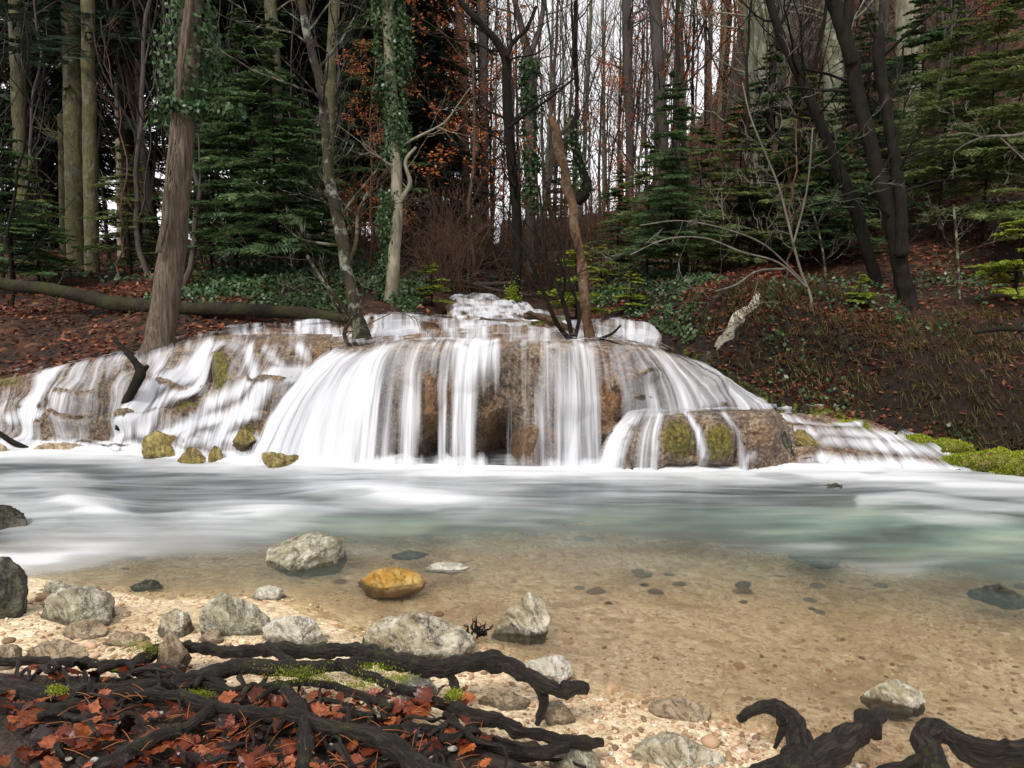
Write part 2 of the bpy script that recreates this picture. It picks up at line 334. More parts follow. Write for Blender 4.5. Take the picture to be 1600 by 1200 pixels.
M['log'] = m_bark('mossy_log_bark', (.007, .005, .003), (.035, .024, .016), sc_=16, bump=.03, moss=.7, mosscol=(.04, .042, .01), stretch=1.)
M['twig'] = m_bark('pale_twig', (.05, .042, .03), (.2, .18, .15), sc_=12, bump=.002)
M['spruce'] = m_leaf('dark_spruce_needles', (.008, .016, .009), (.022, .04, .022), (.05, .075, .04), .25)
M['fir'] = m_leaf('fir_needles', (.035, .07, .028), (.085, .15, .055), (.17, .24, .09), .45)
M['firlit'] = m_leaf('light_fir_needles', (.07, .1, .03), (.15, .19, .06), (.3, .33, .11), .5)
M['yellow'] = m_leaf('yellow_green_needles', (.13, .18, .015), (.27, .33, .03), (.38, .42, .06), .4)
M['ivy'] = m_leaf('ivy_leaves', (.014, .034, .012), (.045, .09, .03), (.12, .18, .08), .2, .35)
M['orange'] = m_leaf('withered_beech_leaves', (.26, .07, .025), (.52, .16, .05), (.7, .28, .1), .5)
M['litter'] = m_leaf('leaf_litter', (.05, .014, .009), (.16, .045, .022), (.34, .13, .06), .15)
M['grass'] = m_leaf('dry_grass', (.035, .024, .009), (.11, .07, .025), (.15, .14, .035), .3)
M['st_grey'] = m_stone('grey_stone', (.16, .14, .07), (.42, .38, .26), (.74, .69, .55), mossy=.6)
M['st_white'] = m_stone('white_stone', (.36, .32, .22), (.68, .63, .5), (.88, .84, .72), damt=.3)
M['st_dark'] = m_stone('wet_black_stone', (.012, .012, .008), (.045, .042, .03), (.2, .19, .14), damt=.8, rough=.4, mossy=.4)
M['st_tan'] = m_stone('tan_stone', (.22, .15, .085), (.42, .31, .19), (.6, .48, .33), damt=.35)
M['st_orange'] = m_stone('orange_stone', (.26, .12, .012), (.5, .27, .04), (.66, .44, .15), damt=.5, dark=(.12, .05, .01))
M['st_spot'] = m_stone('blotched_stone', (.14, .11, .05), (.5, .43, .28), (.85, .79, .64), damt=.95)
M['st_moss'] = m_stone('mossy_boulder', (.1, .06, .025), (.24, .18, .05), (.44, .36, .13), dark=(.09, .045, .025), damt=.85, mossy=.8)
for _k, _c in (('tan', ((.4, .3, .18), (.56, .44, .28), (.7, .58, .42))), ('white', ((.36, .32, .22), (.6, .55, .42), (.8, .76, .64))), ('grey', ((.3, .27, .18), (.46, .42, .3), (.6, .56, .44))), ('dark', ((.12, .1, .06), (.22, .19, .12), (.35, .31, .22))), ('orange', ((.26, .12, .03), (.45, .25, .07), (.6, .4, .17)))): M['cob_' + _k] = m_stone('cobble_' + _k, *_c, damt=.3, dark=(.08, .06, .035), wet=0.)
M['moss'] = m_leaf('bright_moss', (.13, .17, .012), (.28, .34, .02), (.42, .46, .05), .2)

# ------------------------------------------------------------------ terrain
def poly_dist(x, y, E):
    E = np.asarray(E, float); best = np.full(x.shape, 1e9); sd = np.zeros(x.shape); ez = np.zeros(x.shape); ws = np.zeros(x.shape)
    for a, b in zip(E[:-1], E[1:]):
        dx, dy = b[0] - a[0], b[1] - a[1]; L2 = dx * dx + dy * dy
        t = np.clip(((x - a[0]) * dx + (y - a[1]) * dy) / L2, 0, 1); qx = a[0] + t * dx; qy = a[1] + t * dy
        d = np.hypot(x - qx, y - qy); sg = np.sign(dx * (y - a[1]) - dy * (x - a[0])); m = d < best - 1e-9
        best = np.where(m, d, best); sd = np.where(m, d * sg, sd); w_ = math.sqrt(L2) / (d + .05) ** 3; ez += w_ * (a[2] + t * (b[2] - a[2])); ws += w_
    return sd, ez / ws
_sh = np.array([(-400, 870), (-100, 885), (60, 905), (240, 935), (430, 930), (560, 985), (740, 1010), (860, 1060), (960, 1095), (1140, 1140), (1330, 1200), (1600, 1290), (2200, 1400)], float)
_shw = G(_sh[:, 0], _sh[:, 1]); _o = np.argsort(_shw[:, 0]); _shw = _shw[_o]
def shore(x): return np.interp(x, _shw[:, 0], _shw[:, 1])
_bs = np.array([(-1500, 703), (0, 703), (150, 706), (250, 715), (400, 727), (600, 734), (900, 738), (1200, 738), (1400, 738), (1600, 742), (3000, 790)], float)
_bsw = G(_bs[:, 0], _bs[:, 1])
def baseline(x): return np.interp(x, _bsw[:, 0], _bsw[:, 1])
ER = [(12, 3.2, -.1), (8, 4.2, 0), (5.5, 5.1, 0), (3.9, 5.75, .03), (3.3, 6.4, .12), (2.75, 6.8, .28), (2.25, 6.9, .45), (1.75, 7.15, .72), (1.55, 8.3, .88), (1.3, 9.6, .98), (1.0, 11.5, 1.1), (.9, 16, 1.25), (.6, 30, 2), (0, 60, 3.5)]
EL = [(-14, 6.6, .1), (-9, 7.5, .3), (-5.4, 7.85, .45), (-4.4, 7.75, .55), (-3.6, 7.75, .7), (-3.15, 8.5, .84), (-2.1, 9.05, .96), (-1.1, 9.5, 1.02), (-.95, 12, 1.15), (-.9, 16, 1.3), (-1.2, 30, 2), (-2, 60, 3.5)]
def inside(x, y):
    pl = [(p[0], p[1]) for p in EL] + [(p[0], p[1]) for p in ER] + [(12, -20), (-14, -20)]
    r = np.zeros(x.shape, bool)
    for (x1, y1), (x2, y2) in zip(pl, pl[1:] + pl[:1]):
        if y1 == y2: continue
        r ^= ((y1 > y) != (y2 > y)) & (x < (x2 - x1) * (y - y1) / (y2 - y1) + x1)
    return r
def banks(x, y):
    """signed distances (positive on land) and edge heights for the right and left banks"""
    i = inside(x, y); dr, zr = poly_dist(x, y, ER); dl, zl = poly_dist(x, y, EL); mid = np.interp(y, [6, 9, 12, 30, 60], [0, -.3, -.05, -.3, -1])
    rt = x > mid
    dr = np.where(i | ~rt, -np.abs(dr), np.abs(dr)); dl = np.where(i | rt, -np.abs(dl), np.abs(dl))
    return dr, zr, dl, zl
def H(x, y, fine=True):
    x = np.asarray(x, float); y = np.asarray(y, float); x, y = np.broadcast_arrays(x, y)
    ys = shore(x); yb = baseline(x); d = y - ys
    near = np.where(d > 0, -.42 * (1 - np.exp(-d * .55)) - .02 * np.minimum(d, .3), -.07 * d)
    edge = G(np.array([-300., 0, 200, 420, 640, 800, 900]), np.array([1000., 1020, 1030, 1045, 1080, 1135, 1185]), .12)
    ey = np.interp(x, edge[:, 0], edge[:, 1], right=0.9)
    near = near + .125 * ss(.02, .3, ey - y) * ss(.55, .2, x)
    near = np.minimum(near, .45)
    u = y - yb
    und = np.interp(u, [-.3, .5, 1.2, 2.2, 2.6, 3., 6., 10., 20, 60], [-.5, -.1, .2, .55, .66, .8, .95, 1.15, 1.6, 3.]) * np.where(x > 2.0, .55, 1.) - (.15 * (x > 2.0))
    dr, zr, dl, zl = banks(x, y)
    up = ss(7.2, 10, y)
    rr = np.interp(dr, [0, .12, .25, .6, .8, 1.3, 2.5, 6, 20, 80], [0, .04, .2, .68, .76, .88, 1.1, 1.9, 3.6, 8]); rr = rr * (1 - .5 * up * ss(8, 2, dr))
    ll = np.interp(dl, [0, 1.5, 4, 20, 80], [0, .42, .5, .8, 3.])
    far = np.where(dr > 0, zr + rr, np.where(dl > 0, zl + ll, und))
    far = np.maximum(far, und - .02)
    hill = .34 * np.maximum(y - 11, 0) * ss(.12, .42, x / np.maximum(y, 1)) * ss(0, 1, (y - 11) / 8) + .12 * np.maximum(x - 4, 0) * ss(8, 14, y)
    far = far + np.minimum(hill, 26)
    b = ss(-.25, .0, u); z = near * (1 - b) + np.where(u > -.25, far, near) * b
    if fine:
        land = ss(-.1, .3, u) * ss(0, .3, np.maximum(dr, dl)); amp = .012 + .09 * land * ss(30, 8, y) + .25 * land * ss(8, 30, y)
        bk = ss(.08, .3, dr) * ss(2.2, 1.2, dr) * (y < 9.5); z = z + bk * (.16 * np.abs(fbm(v3(x * 1.9, y * 1.9, 6), 4, .6)) - .05 + .05 * fbm(v3(x * 5, y * 5, 2), 3))
        z = z + amp * fbm(v3(x * 1.1, y * 1.1, 0 * x), 5) + land * .03 * fbm(v3(x * 6, y * 6, 0 * x + 3), 3)
    return z
def hz(x, y): return float(H(np.array([x]), np.array([y]))[0])
def T(px, py):
    """first hit of the view ray with the ground"""
    d = ray(px, py); ys = np.r_[np.linspace(1.2, 20, 800), np.linspace(20, 110, 500)]; t = ys / d[1]
    p = d[None] * t[:, None] + np.array([0, 0, CAMZ]); h = H(p[:, 0], p[:, 1], False); i = np.argmax(p[:, 2] < h)
    return p[i] if p[i, 2] < h[i] else p[-1]

def grid_obj(name, xs, ys, mat, attrs=None, hfun=H):
    X, Y = np.meshgrid(xs, ys); Z = hfun(X, Y); a = Acc(); a.add(v3(X, Y, Z), grid_faces(len(ys), len(xs)))
    return link(name, a.mesh(name, mat, True, None, attrs(X, Y, Z) if attrs else None))
def at_bed(X, Y, Z):
    edge = G(np.array([-300., 0, 200, 420, 640, 800, 900]), np.array([1000., 1020, 1030, 1045, 1080, 1135, 1185]), .12)
    ey = np.interp(X, edge[:, 0], edge[:, 1], right=0.9)
    s = ss(-.02, .12, ey - Y + .12 * fbm(v3(X * 5, Y * 5, 0), 3)) * ss(.5, .25, X)
    return {'soil': s, 'wet': ss(.03, .0, Z + .012 * fbm(v3(X * 3, Y * 3, 1), 3))}
xs = np.r_[np.linspace(-14, -5, 40)[:-1], np.linspace(-5, 5, 420), np.linspace(5, 14, 40)[1:]]
bed = grid_obj('riverbed', xs, np.r_[np.linspace(-3, .8, 20)[:-1], np.linspace(.8, 4.5, 260), np.linspace(4.5, 7.2, 60)[1:]], M['bed'], at_bed,
               lambda X, Y: np.where(Y > baseline(X) - .1, np.minimum(H(X, Y), -.4), H(X, Y)))
tag(bed, kind='structure')
def at_gr(X, Y, Z):
    gy, gx = np.gradient(Z); st = np.hypot(gx / np.gradient(X, axis=1), gy / np.gradient(Y, axis=0))
    sr, _, sl_, _ = banks(X, Y)
    steep = ss(.35, .8, st) * (X > 1.2) * ss(14, 9, Y)
    moss = .6 * ss(.3, .02, np.abs(sr)) * (X > 1.6) * (Y < 7.6) + .5 * ss(.3, 0, np.abs(sl_)) * (X < -2) * (Y < 9.5)
    return {'steep': steep, 'moss': moss * np.where(X < 2.7, .7, 1.)}
gr = grid_obj('ground', np.r_[np.linspace(-120, -12, 60)[:-1], np.linspace(-12, 14, 400), np.linspace(14, 130, 70)[1:]],
              np.r_[np.linspace(4.2, 14, 330)[:-1], np.linspace(14, 40, 120)[:-1], np.linspace(40, 220, 60)], M['ground'], at_gr,
              lambda X, Y: np.where(Y < baseline(X) - .02, -1.0, H(X, Y)))
tag(gr, kind='structure')

# ------------------------------------------------------------------ cascade sheets: each control line is a flow line (px, py, Y) ...
def sheet_grid(lines, nu, nv, rowpos=None):
    L = np.array(lines, float)                       # lines x rows x 3 (px,py,Y)
    W = P(L[..., 0], L[..., 1], L[..., 2])           # world control net
    us = np.arange(len(L)); d = np.r_[0, np.cumsum(np.linalg.norm(np.diff(W[:, 2], axis=0), axis=-1))]
    A = cubic(d, W, np.linspace(0, d[-1], nu))       # nu x rows x 3
    B = cubic(np.arange(L.shape[1], dtype=float), A.transpose(1, 0, 2), np.linspace(0, L.shape[1] - 1, nv))   # nv x nu x 3
    return B, d[-1]
def normals(B):
    du = np.gradient(B, axis=1); dv = np.gradient(B, axis=0); n = unit(np.cross(dv, du)); s = np.sign((n * np.array([0, -1, .6])).sum(-1, keepdims=True)); s[s == 0] = 1
    return n * s
def steps(B, h, a, seed, warp=.5):
    q = B[..., 2] / h + warp * 3 * fbm(v3(B[..., 0] * .8, 0 * B[..., 0], seed), 3) + .35 * fbm(B * 3 + seed, 2); f = q - np.floor(q)
    amp = a * (.35 + 1.1 * ss(-.4, .4, fbm(v3(B[..., 0] * 1.1, np.floor(q) * 1.7, seed + 5), 2)))
    return amp * (np.where(f < .16, 1 - f / .16, (f - .16) / .84) * 2 - 1)
def gau(px, py, cx, cy, wx, wy): return np.exp(-((px - cx) / wx) ** 2 - ((py - cy) / wy) ** 2)
def rock_and_water(name, wname, lines, nu, nv, disp, dens, attrs, labels, off=.02, wrow0=0, seed=0, wsmooth=None, wlift=.02, mclear=.12, vb=4):
    B, wid = sheet_grid(lines, nu, nv); n = normals(B); px, py = proj(B)
    vv = np.linspace(0, 1, nv)[:, None] * np.ones(nu)[None]; uu = np.linspace(0, 1, nu)[None] * np.ones(nv)[:, None]
    D = disp(px, py, B, uu, vv); fine = .05 * fbm(B * v3(5, 5, 3.5) + seed, 5, .62) + .05 * (.3 - np.abs(fbm(B * v3(9, 9, 5) + seed, 4, .65))) + .016 * fbm(B * 40 + seed, 3, .7)
    tread = np.clip(n[..., 2] - .75, 0, .25) * 4; n = unit(.45 * n + .55 * np.array([0, -.9, .42]))
    Dr = (D + fine) * (1 - .45 * tread); RV = B + n * (Dr - off)[..., None]
    at = attrs(px, py, B, uu, vv); A = Acc(); A.add(RV, grid_faces(nv, nu))
    base = {k: np.zeros(px.shape) for k in ('moss', 'orange', 'grey')}; base.update(at)
    ro = link(name, A.mesh(name, M['tufa'], True, None, base)); tag(ro, labels[0], 'rock ledge')
    # the water: smoother than the rock, in front of it
    def blur(a, k, ax):
        c = np.cumsum(np.concatenate([np.repeat(np.take(a, [0], ax), k + 1, ax), a, np.repeat(np.take(a, [-1], ax), k, ax)], ax), ax); n_ = a.shape[ax]
        return (np.take(c, np.arange(2 * k + 1, 2 * k + 1 + n_), ax) - np.take(c, np.arange(n_), ax)) / (2 * k + 1)
    Db = blur(blur(blur(D * (1 - .45 * tread), 6, 1), vb, 0), 6, 1)
    Dw = np.maximum(wsmooth(px, py, B, uu, vv), blur(blur(Db, 14, 1), 8, 0)) if wsmooth else Db
    Dw = Dw + wlift; clear = blur(blur(Dw + .012 - (Dr - off), 1, 1), 2, 0)
    wn = .012 * fbm(v3(uu * wid * 9, vv * 2.0, 0 * uu + seed), 3)
    WV = B + n * (Dw + wn + .012)[..., None]
    dn = np.clip(dens(px, py, B, uu, vv), 0, 1.3)
    edge = ss(0, .03, uu) * ss(1, .95, uu); dn = dn * edge * (mclear + (1 - mclear) * ss(-.01, .03, clear))
    A = Acc(); A.add(WV, grid_faces(nv, nu)); uv = np.stack([uu * wid, np.cumsum(np.r_[np.zeros((1, nu)), np.linalg.norm(np.diff(B, axis=0), axis=-1)], 0)], -1).reshape(-1, 2)
    wo = link(wname, A.mesh(wname, M['water'], True, uv + seed, {'dens': dn})); tag(wo, labels[1], 'waterfall')
    return ro, wo
def strokes(px, py, S, taper=False):
    """max of soft strokes; each: (density, width px, [(px,py),...])"""
    r = np.zeros(px.shape)
    for dns, wd, pts in S:
        best = np.full(px.shape, 1e9)
        if taper:
            q = np.array(pts, float); cy = np.interp(px, q[:, 0], q[:, 1]); x0, x1 = q[0, 0], q[-1, 0]; m = (x1 - x0) * .5
            f = ss(x0 - 60, x0 + m * .8, px) * ss(x1 + 60, x1 - m * .8, px); wv = wd * (.5 + .5 * f) * (1 + .5 * (py > cy))
            r = 1 - (1 - r) * (1 - np.clip(dns * f * np.exp(-((py - cy) / wv) ** 2), 0, 1)); continue
        for a, b in zip(pts[:-1], pts[1:]):
            dx, dy = b[0] - a[0], b[1] - a[1]; t = np.clip(((px - a[0]) * dx + (py - a[1]) * dy) / (dx * dx + dy * dy), 0, 1)
            best = np.minimum(best, np.hypot(px - a[0] - t * dx, py - a[1] - t * dy))
        r = np.maximum(r, dns * np.exp(-(best / wd) ** 2))
    return r
# main fall: rows back, terrace, lip, shoulder, mid, low, base, under
def L8(back, ter, lip, sh, mid, low, base): return [back, ter, lip, sh, mid, low, base, (base[0], base[1] + 14, base[2] - .02)]
mainL = [
 L8((520,524,8.1),(515,535,7.4),(515,549,7.0),(480,590,6.75),(440,640,6.45),(410,690,6.2),(390,722,6.05)),
 L8((560,522,8.2),(560,537,7.3),(560,556,6.75),(522,588,6.5),(488,635,6.3),(462,690,6.12),(452,726,6.02)),
 L8((600,520,8.3),(597,533,7.3),(592,552,6.65),(568,584,6.42),(548,632,6.22),(536,690,6.08),(530,730,5.98)),
 L8((650,520,8.3),(645,530,7.3),(640,541,6.55),(624,566,6.3),(612,620,6.14),(606,680,6.03),(602,733,5.95)),
 L8((705,520,8.3),(702,529,7.3),(700,539,6.5),(690,565,6.22),(686,620,6.07),(684,680,5.98),(683,735,5.92)),
 L8((765,520,8.3),(763,529,7.3),(760,539,6.5),(756,565,6.2),(754,620,6.04),(752,680,5.95),(752,736,5.9)),
 L8((830,520,8.3),(830,529,7.3),(830,538,6.48),(830,562,6.2),(830,620,6.03),(830,680,5.94),(830,737,5.89)),
 L8((895,521,8.3),(898,530,7.3),(900,540,6.48),(904,566,6.2),(906,620,6.05),(907,680,5.96),(908,738,5.9)),
 L8((940,523,8.25),(945,533,7.3),(950,544,6.52),(962,572,6.27),(970,620,6.14),(974,680,6.05),(978,736,5.98)),
 L8((975,526,8.2),(985,538,7.3),(998,551,6.58),(1020,580,6.4),(1040,618,6.28),(1050,665,6.2),(1055,730,6.1)),
 L8((1005,532,8.0),(1025,546,7.3),(1048,561,6.75),(1078,588,6.58),(1105,615,6.48),(1125,650,6.4),(1130,715,6.3)),
 L8((1025,540,7.8),(1055,556,7.3),(1085,575,6.95),(1118,597,6.78),(1150,620,6.68),(1180,645,6.6),(1200,700,6.45)),
 L8((1035,546,7.7),(1075,564,7.3),(1112,588,7.0),(1142,608,6.88),(1170,626,6.8),(1200,646,6.7),(1230,690,6.6)),
]
MD_X = [380,560,572,598,603,608,614,621,627,633,640,655,661,667,686,691,698,703,708,714,738,746,752,790,800,812,830,838,848,858,880,900,909,914,926,932,938,958,966,985,1040,1100,1300]
MD_D = [1.1,1.05,.95,.75,.3,.45,.62,.22,.2,.55,.68,.66,.45,.0,.0,.6,.72,.2,.28,.7,.78,.42,.05,.07,.14,.08,.22,.5,.6,.55,.85,.82,.52,.72,.68,.3,.06,.1,.5,.66,.7,.72,.8]
def main_dens(px, py, B, u, v):
    # px position traced to the flow line's mid-height
    q = px[int(px.shape[0] * 4 / 7)][None] * np.ones(px.shape)
    d = np.interp(q, MD_X, MD_D)
    lace = fbm(v3(px * .03, py * .06, 2), 4, .6); top = 1.15 * lace * ss(560, 545, py) + np.interp(q, [380, 560, 600, 620, 660, 690, 730, 775, 785, 840, 850, 930, 1000, 1300], [1., .95, .5, .36, .34, .4, .8, .75, .1, .2, .6, .58, .55, .66])
    d = d * ss(560, 640, py) + top * (1 - ss(560, 640, py))
    d = d * ss(.0, .34, v) + .02
    ter = ss(.36, .26, v); tn = fbm(v3(B[..., 0] * 3, B[..., 1] * 3, 0), 4)
    d = d * (1 - ter) + ter * (.3 + .8 * tn)
    d = d * (1 - gau(px, py, 940, 560, 12, 30) * .7)
    d = np.maximum(d, .95 * ss(700, 727, py) * (1 - .75 * gau(q, py * 0, 675, 0, 12, 1) - .6 * ss(755, 765, q) * ss(852, 840, q)))
    return d
def main_disp(px, py, B, u, v):
    q_ = np.abs(perlin(v3(px * .011 + .3 * fbm(v3(px * .01, py * .01, 0), 2), 0 * px, 3.5)))
    d = .07 * fbm(B * 2.2 + 5, 3) + .0 + .3 * np.minimum(q_, .35) * ss(545, 600, py) - .05
    d += .05 * fbm(v3(B[..., 0] * 4, B[..., 1] * 3, B[..., 2] * 5), 4, .6) * ss(.25, .4, v) + .08 * gau(px, py, px, 556 + 8 * np.sin(px * .06), 1, 9)
    d += steps(B, .17, .06, 51, .25) * ss(900, 980, px) + steps(B, .24, .035, 52, .3) * ss(545, 570, py) + .07 * np.cos((px - 640) * .055) * ss(.22, .36, v) * ss(.75, .5, v)
    d -= .75 * gau(px, py, 675, 712, 19, 50) + .8 * gau(px, py, 782, 705, 26, 66) + .28 * gau(px, py, 618, 705, 20, 45) + .25 * gau(px, py, 720, 700, 25, 50)
    d += .16 * gau(px, py, 675, 640, 13, 30) * 1.6 + .12 * gau(px, py, 673, 595, 14, 20) + .1 * gau(px, py, 705, 622, 12, 22)
    d += .14 * gau(px, py, 785, 590, 42, 45) + .2 * gau(px, py, 764, 655, 13, 25) + .22 * gau(px, py, 830, 690, 24, 38) + .12 * gau(px, py, 948, 640, 18, 50)
    d += .05 * gau(px, py, 905, 620, 50, 80) - .05 * gau(px, py, 850, 600, 8, 100)
    d += .03 * np.abs(fbm(v3(px * .07, py * .012, 0), 3)) * ss(550, 600, py)
    d += .06 * np.abs(fbm(v3(B[..., 0] * 7, B[..., 2] * 2.2, 3), 4, .6)) * ss(560, 600, py)
    return d * ss(.2, .36, v) + .02 * fbm(B * 4, 4) * ss(.36, .2, v)
def main_attr(px, py, B, u, v):
    o = np.maximum.reduce([gau(px, py, 675, 640, 16, 60), gau(px, py, 764, 655, 14, 25), gau(px, py, 820, 705, 36, 40), gau(px, py, 950, 625, 20, 60), gau(px, py, 705, 625, 13, 25), .12 * ss(.38, .3, v)]) + .5 * fbm(B * 6, 3) - .1
    g = np.maximum(gau(px, py, 785, 590, 48, 50), .6 * ss(575, 620, py)) + .3 * fbm(B * 3, 3)
    return {'orange': np.clip(o, 0, 1), 'grey': np.clip(g, 0, 1) * (1 - np.clip(o, 0, 1)), 'moss': .5 * gau(px, py, 675, 665, 12, 25)}
rock_and_water('tufa_ledge', 'waterfall', mainL, 620, 190, main_disp, main_dens, main_attr,
    ('broad brown tufa ledge with dark caves behind the central curtain of falling water', 'wide silky white curtain falling over the central ledge into the pool'),
    off=.03, wlift=.045, wsmooth=lambda px, py, B, u, v: (.05 + .05 * gau(px, py, 785, 590, 45, 45) + .03 * fbm(v3(px * .03, 0 * px, 0), 2)) * ss(.2, .4, v), seed=1)
# left fall
def L7(a, b, c, d, e, f): return [a, b, c, d, e, f, (f[0], f[1] + 16, f[2] - .02)]
leftL = [
 L7((-150,590,8.4),(-160,618,7.5),(-170,640,7.3),(-180,665,7.1),(-190,685,6.9),(-200,703,6.66)),
 L7((-20,585,8.2),(-20,602,7.6),(-25,625,7.35),(-30,655,7.1),(-35,682,6.85),(-40,703,6.66)),
 L7((40,582,8.1),(45,592,7.6),(38,622,7.3),(25,655,7.0),(15,682,6.8),(5,703,6.64)),
 L7((85,576,8.0),(80,586,7.5),(65,612,7.2),(48,652,6.95),(40,680,6.78),(30,704,6.62)),
 L7((135,568,8.0),(128,577,7.5),(112,605,7.15),(100,645,6.9),(94,678,6.75),(90,704,6.6)),
 L7((190,556,8.0),(182,565,7.5),(172,598,7.1),(165,640,6.85),(160,678,6.68),(155,706,6.56)),
 L7((235,550,8.0),(232,562,7.5),(228,600,7.05),(220,642,6.75),(208,680,6.55),(200,709,6.45)),
 L7((290,530,8.2),(288,545,7.6),(268,590,7.15),(248,638,6.8),(232,680,6.5),(225,713,6.38)),
 L7((345,524,8.3),(340,541,7.5),(320,590,7.05),(298,640,6.7),(285,685,6.4),(275,719,6.25)),
 L7((400,522,8.3),(398,542,7.4),(384,590,6.95),(366,640,6.6),(350,690,6.3),(340,724,6.15)),
 L7((455,522,8.3),(452,545,7.3),(445,590,6.9),(428,640,6.6),(408,690,6.35),(398,724,6.2)),
 L7((520,522,8.3),(515,547,7.2),(505,595,6.95),(490,650,6.7),(475,700,6.5),(465,726,6.3)),
]
SL = [(.95, 14, [(100, 578), (78, 600), (60, 640), (50, 665), (40, 700)]), (.6, 16, [(140, 575), (125, 615), (118, 660), (112, 700)]), (.55, 14, [(165, 568), (150, 610), (140, 660), (135, 700)]),
      (.5, 12, [(205, 600), (200, 650), (195, 690)]), (.95, 16, [(330, 545), (285, 590), (250, 620), (225, 660), (190, 695)]), (.9, 14, [(350, 548), (330, 570), (310, 610), (260, 640), (235, 680)]),
      (.55, 16, [(300, 545), (330, 548), (370, 550)]), (.85, 14, [(395, 555), (405, 600), (370, 625), (330, 645), (300, 690)]), (.7, 12, [(470, 548), (490, 570), (495, 590)]), (.6, 12, [(420, 555), (440, 580), (460, 600)]),
      (.95, 16, [(490, 585), (440, 605), (400, 640), (365, 660), (340, 700)]), (.9, 14, [(430, 610), (470, 600), (500, 590)]), (.8, 16, [(300, 700), (330, 690), (400, 690)]),
      (.85, 12, [(10, 700), (120, 700), (240, 705), (300, 715), (480, 722)]), (.7, 10, [(20, 660), (60, 655), (90, 650)]), (.5, 10, [(20, 640), (0, 660), (-20, 690)]), (.9, 14, [(240, 700), (330, 665), (400, 655)])]
def left_disp(px, py, B, u, v):
    d = .10 * fbm(B * 1.7 + 2, 2) + .09 * np.abs(fbm(B * v3(5, 5, 2.5) + 9, 4, .55))
    d += .22 * gau(px, py, 215, 640, 28, 42) + .16 * gau(px, py, 115, 640, 26, 40) + .22 * gau(px, py, 355, 585, 18, 38) + .16 * gau(px, py, 315, 645, 34, 18) + .2 * gau(px, py, 430, 605, 35, 30)
    d -= .14 * gau(px, py, 300, 600, 14, 40) + .1 * gau(px, py, 165, 650, 12, 40) + .1 * gau(px, py, 320, 570, 10, 30)
    # small steps: alternate treads and risers
    d += steps(B, .21, .06, 3) + .1 * gau(px, py, 60, 640, 30, 12) + .12 * gau(px, py, 470, 640, 50, 14) + .1 * gau(px, py, 250, 600, 24, 14) + .1 * gau(px, py, 320, 690, 60, 12)
    return d * ss(.1, .22, v)
def left_attr(px, py, B, u, v):
    m = np.maximum.reduce([gau(px, py, 352, 590, 18, 36), gau(px, py, 385, 675, 14, 14), .8 * gau(px, py, 300, 640, 26, 18), .7 * gau(px, py, 15, 600, 40, 14), .6 * gau(px, py, 60, 640, 16, 14)])
    o = .2 * ss(.25, .1, v) + .6 * gau(px, py, 510, 570, 30, 22) + .4 * gau(px, py, 20, 600, 70, 25) + .5 * fbm(B * 4, 3)
    g = .5 * gau(px, py, 205, 630, 50, 50) + .25 * gau(px, py, 110, 640, 40, 40)
    return {'moss': m, 'orange': np.clip(o, 0, .8), 'grey': np.clip(g, 0, .8)}
rock_and_water('tufa_ledge', 'waterfall', leftL, 560, 170, left_disp,
    lambda px, py, B, u, v: np.maximum(strokes(px, py, SL) * 1.2, .43 + .6 * fbm(v3(px * .022, py * .012, 0), 3)) * (1 - .85 * np.maximum.reduce([gau(px, py, 352, 590, 16, 34), gau(px, py, 300, 642, 24, 14), gau(px, py, 520, 572, 26, 16), gau(px, py, 400, 672, 20, 14), gau(px, py, 10, 605, 50, 18)])) * ss(.06, .2, v) + ss(.16, .05, v) * (.25 + .7 * fbm(v3(B[..., 0] * 3, B[..., 1] * 3, 1), 3)),
    left_attr, ('bumpy stepped tufa slope under the left cascade beside the leaning trunk', 'broken white cascade spreading down the lumpy left slope'), off=.0, seed=3, wlift=.055, mclear=.3, vb=11)
# right lobe (nearer, mossy front)
def L6(a, b, c, d, e): return [a, b, c, d, e, (e[0], e[1] + 16, e[2] - .02)]
rightL = [
 L6((985,628,6.35),(975,650,6.1),(950,680,5.95),(935,710,5.88),(925,737,5.84)),
 L6((1010,632,6.35),(1000,650,6.05),(985,680,5.88),(975,710,5.8),(972,739,5.77)),
 L6((1045,640,6.35),(1042,652,6.0),(1036,680,5.8),(1033,710,5.76),(1032,741,5.74)),
 L6((1085,641,6.35),(1084,649,5.98),(1082,680,5.78),(1081,710,5.74),(1080,742,5.72)),
 L6((1125,640,6.35),(1128,646,5.98),(1130,680,5.78),(1132,710,5.74),(1133,742,5.72)),
 L6((1165,640,6.35),(1172,644,6.02),(1182,675,5.84),(1188,710,5.78),(1190,742,5.74)),
 L6((1195,640,6.4),(1208,646,6.15),(1222,670,6.0),(1228,705,5.9),(1232,738,5.84)),
 L6((1215,642,6.6),(1232,660,6.4),(1245,685,6.25),(1250,710,6.1),(1256,735,6.0)),
]
SR = [(.95, 26, [(985, 640), (965, 680), (945, 735)]), (.6, 22, [(1015, 650), (1000, 690), (995, 735)]), (.9, 9, [(1030, 655), (1024, 690), (1022, 738)]), (.9, 7, [(1070, 650), (1085, 675), (1095, 705), (1100, 738)]),
      (.75, 8, [(1130, 655), (1148, 685), (1156, 715), (1160, 735)]), (.25, 12, [(1170, 650), (1190, 680), (1200, 720)]), (.9, 7, [(960, 646), (1030, 642), (1100, 638), (1180, 636)]), (.7, 8, [(1165, 715), (1150, 738)])]
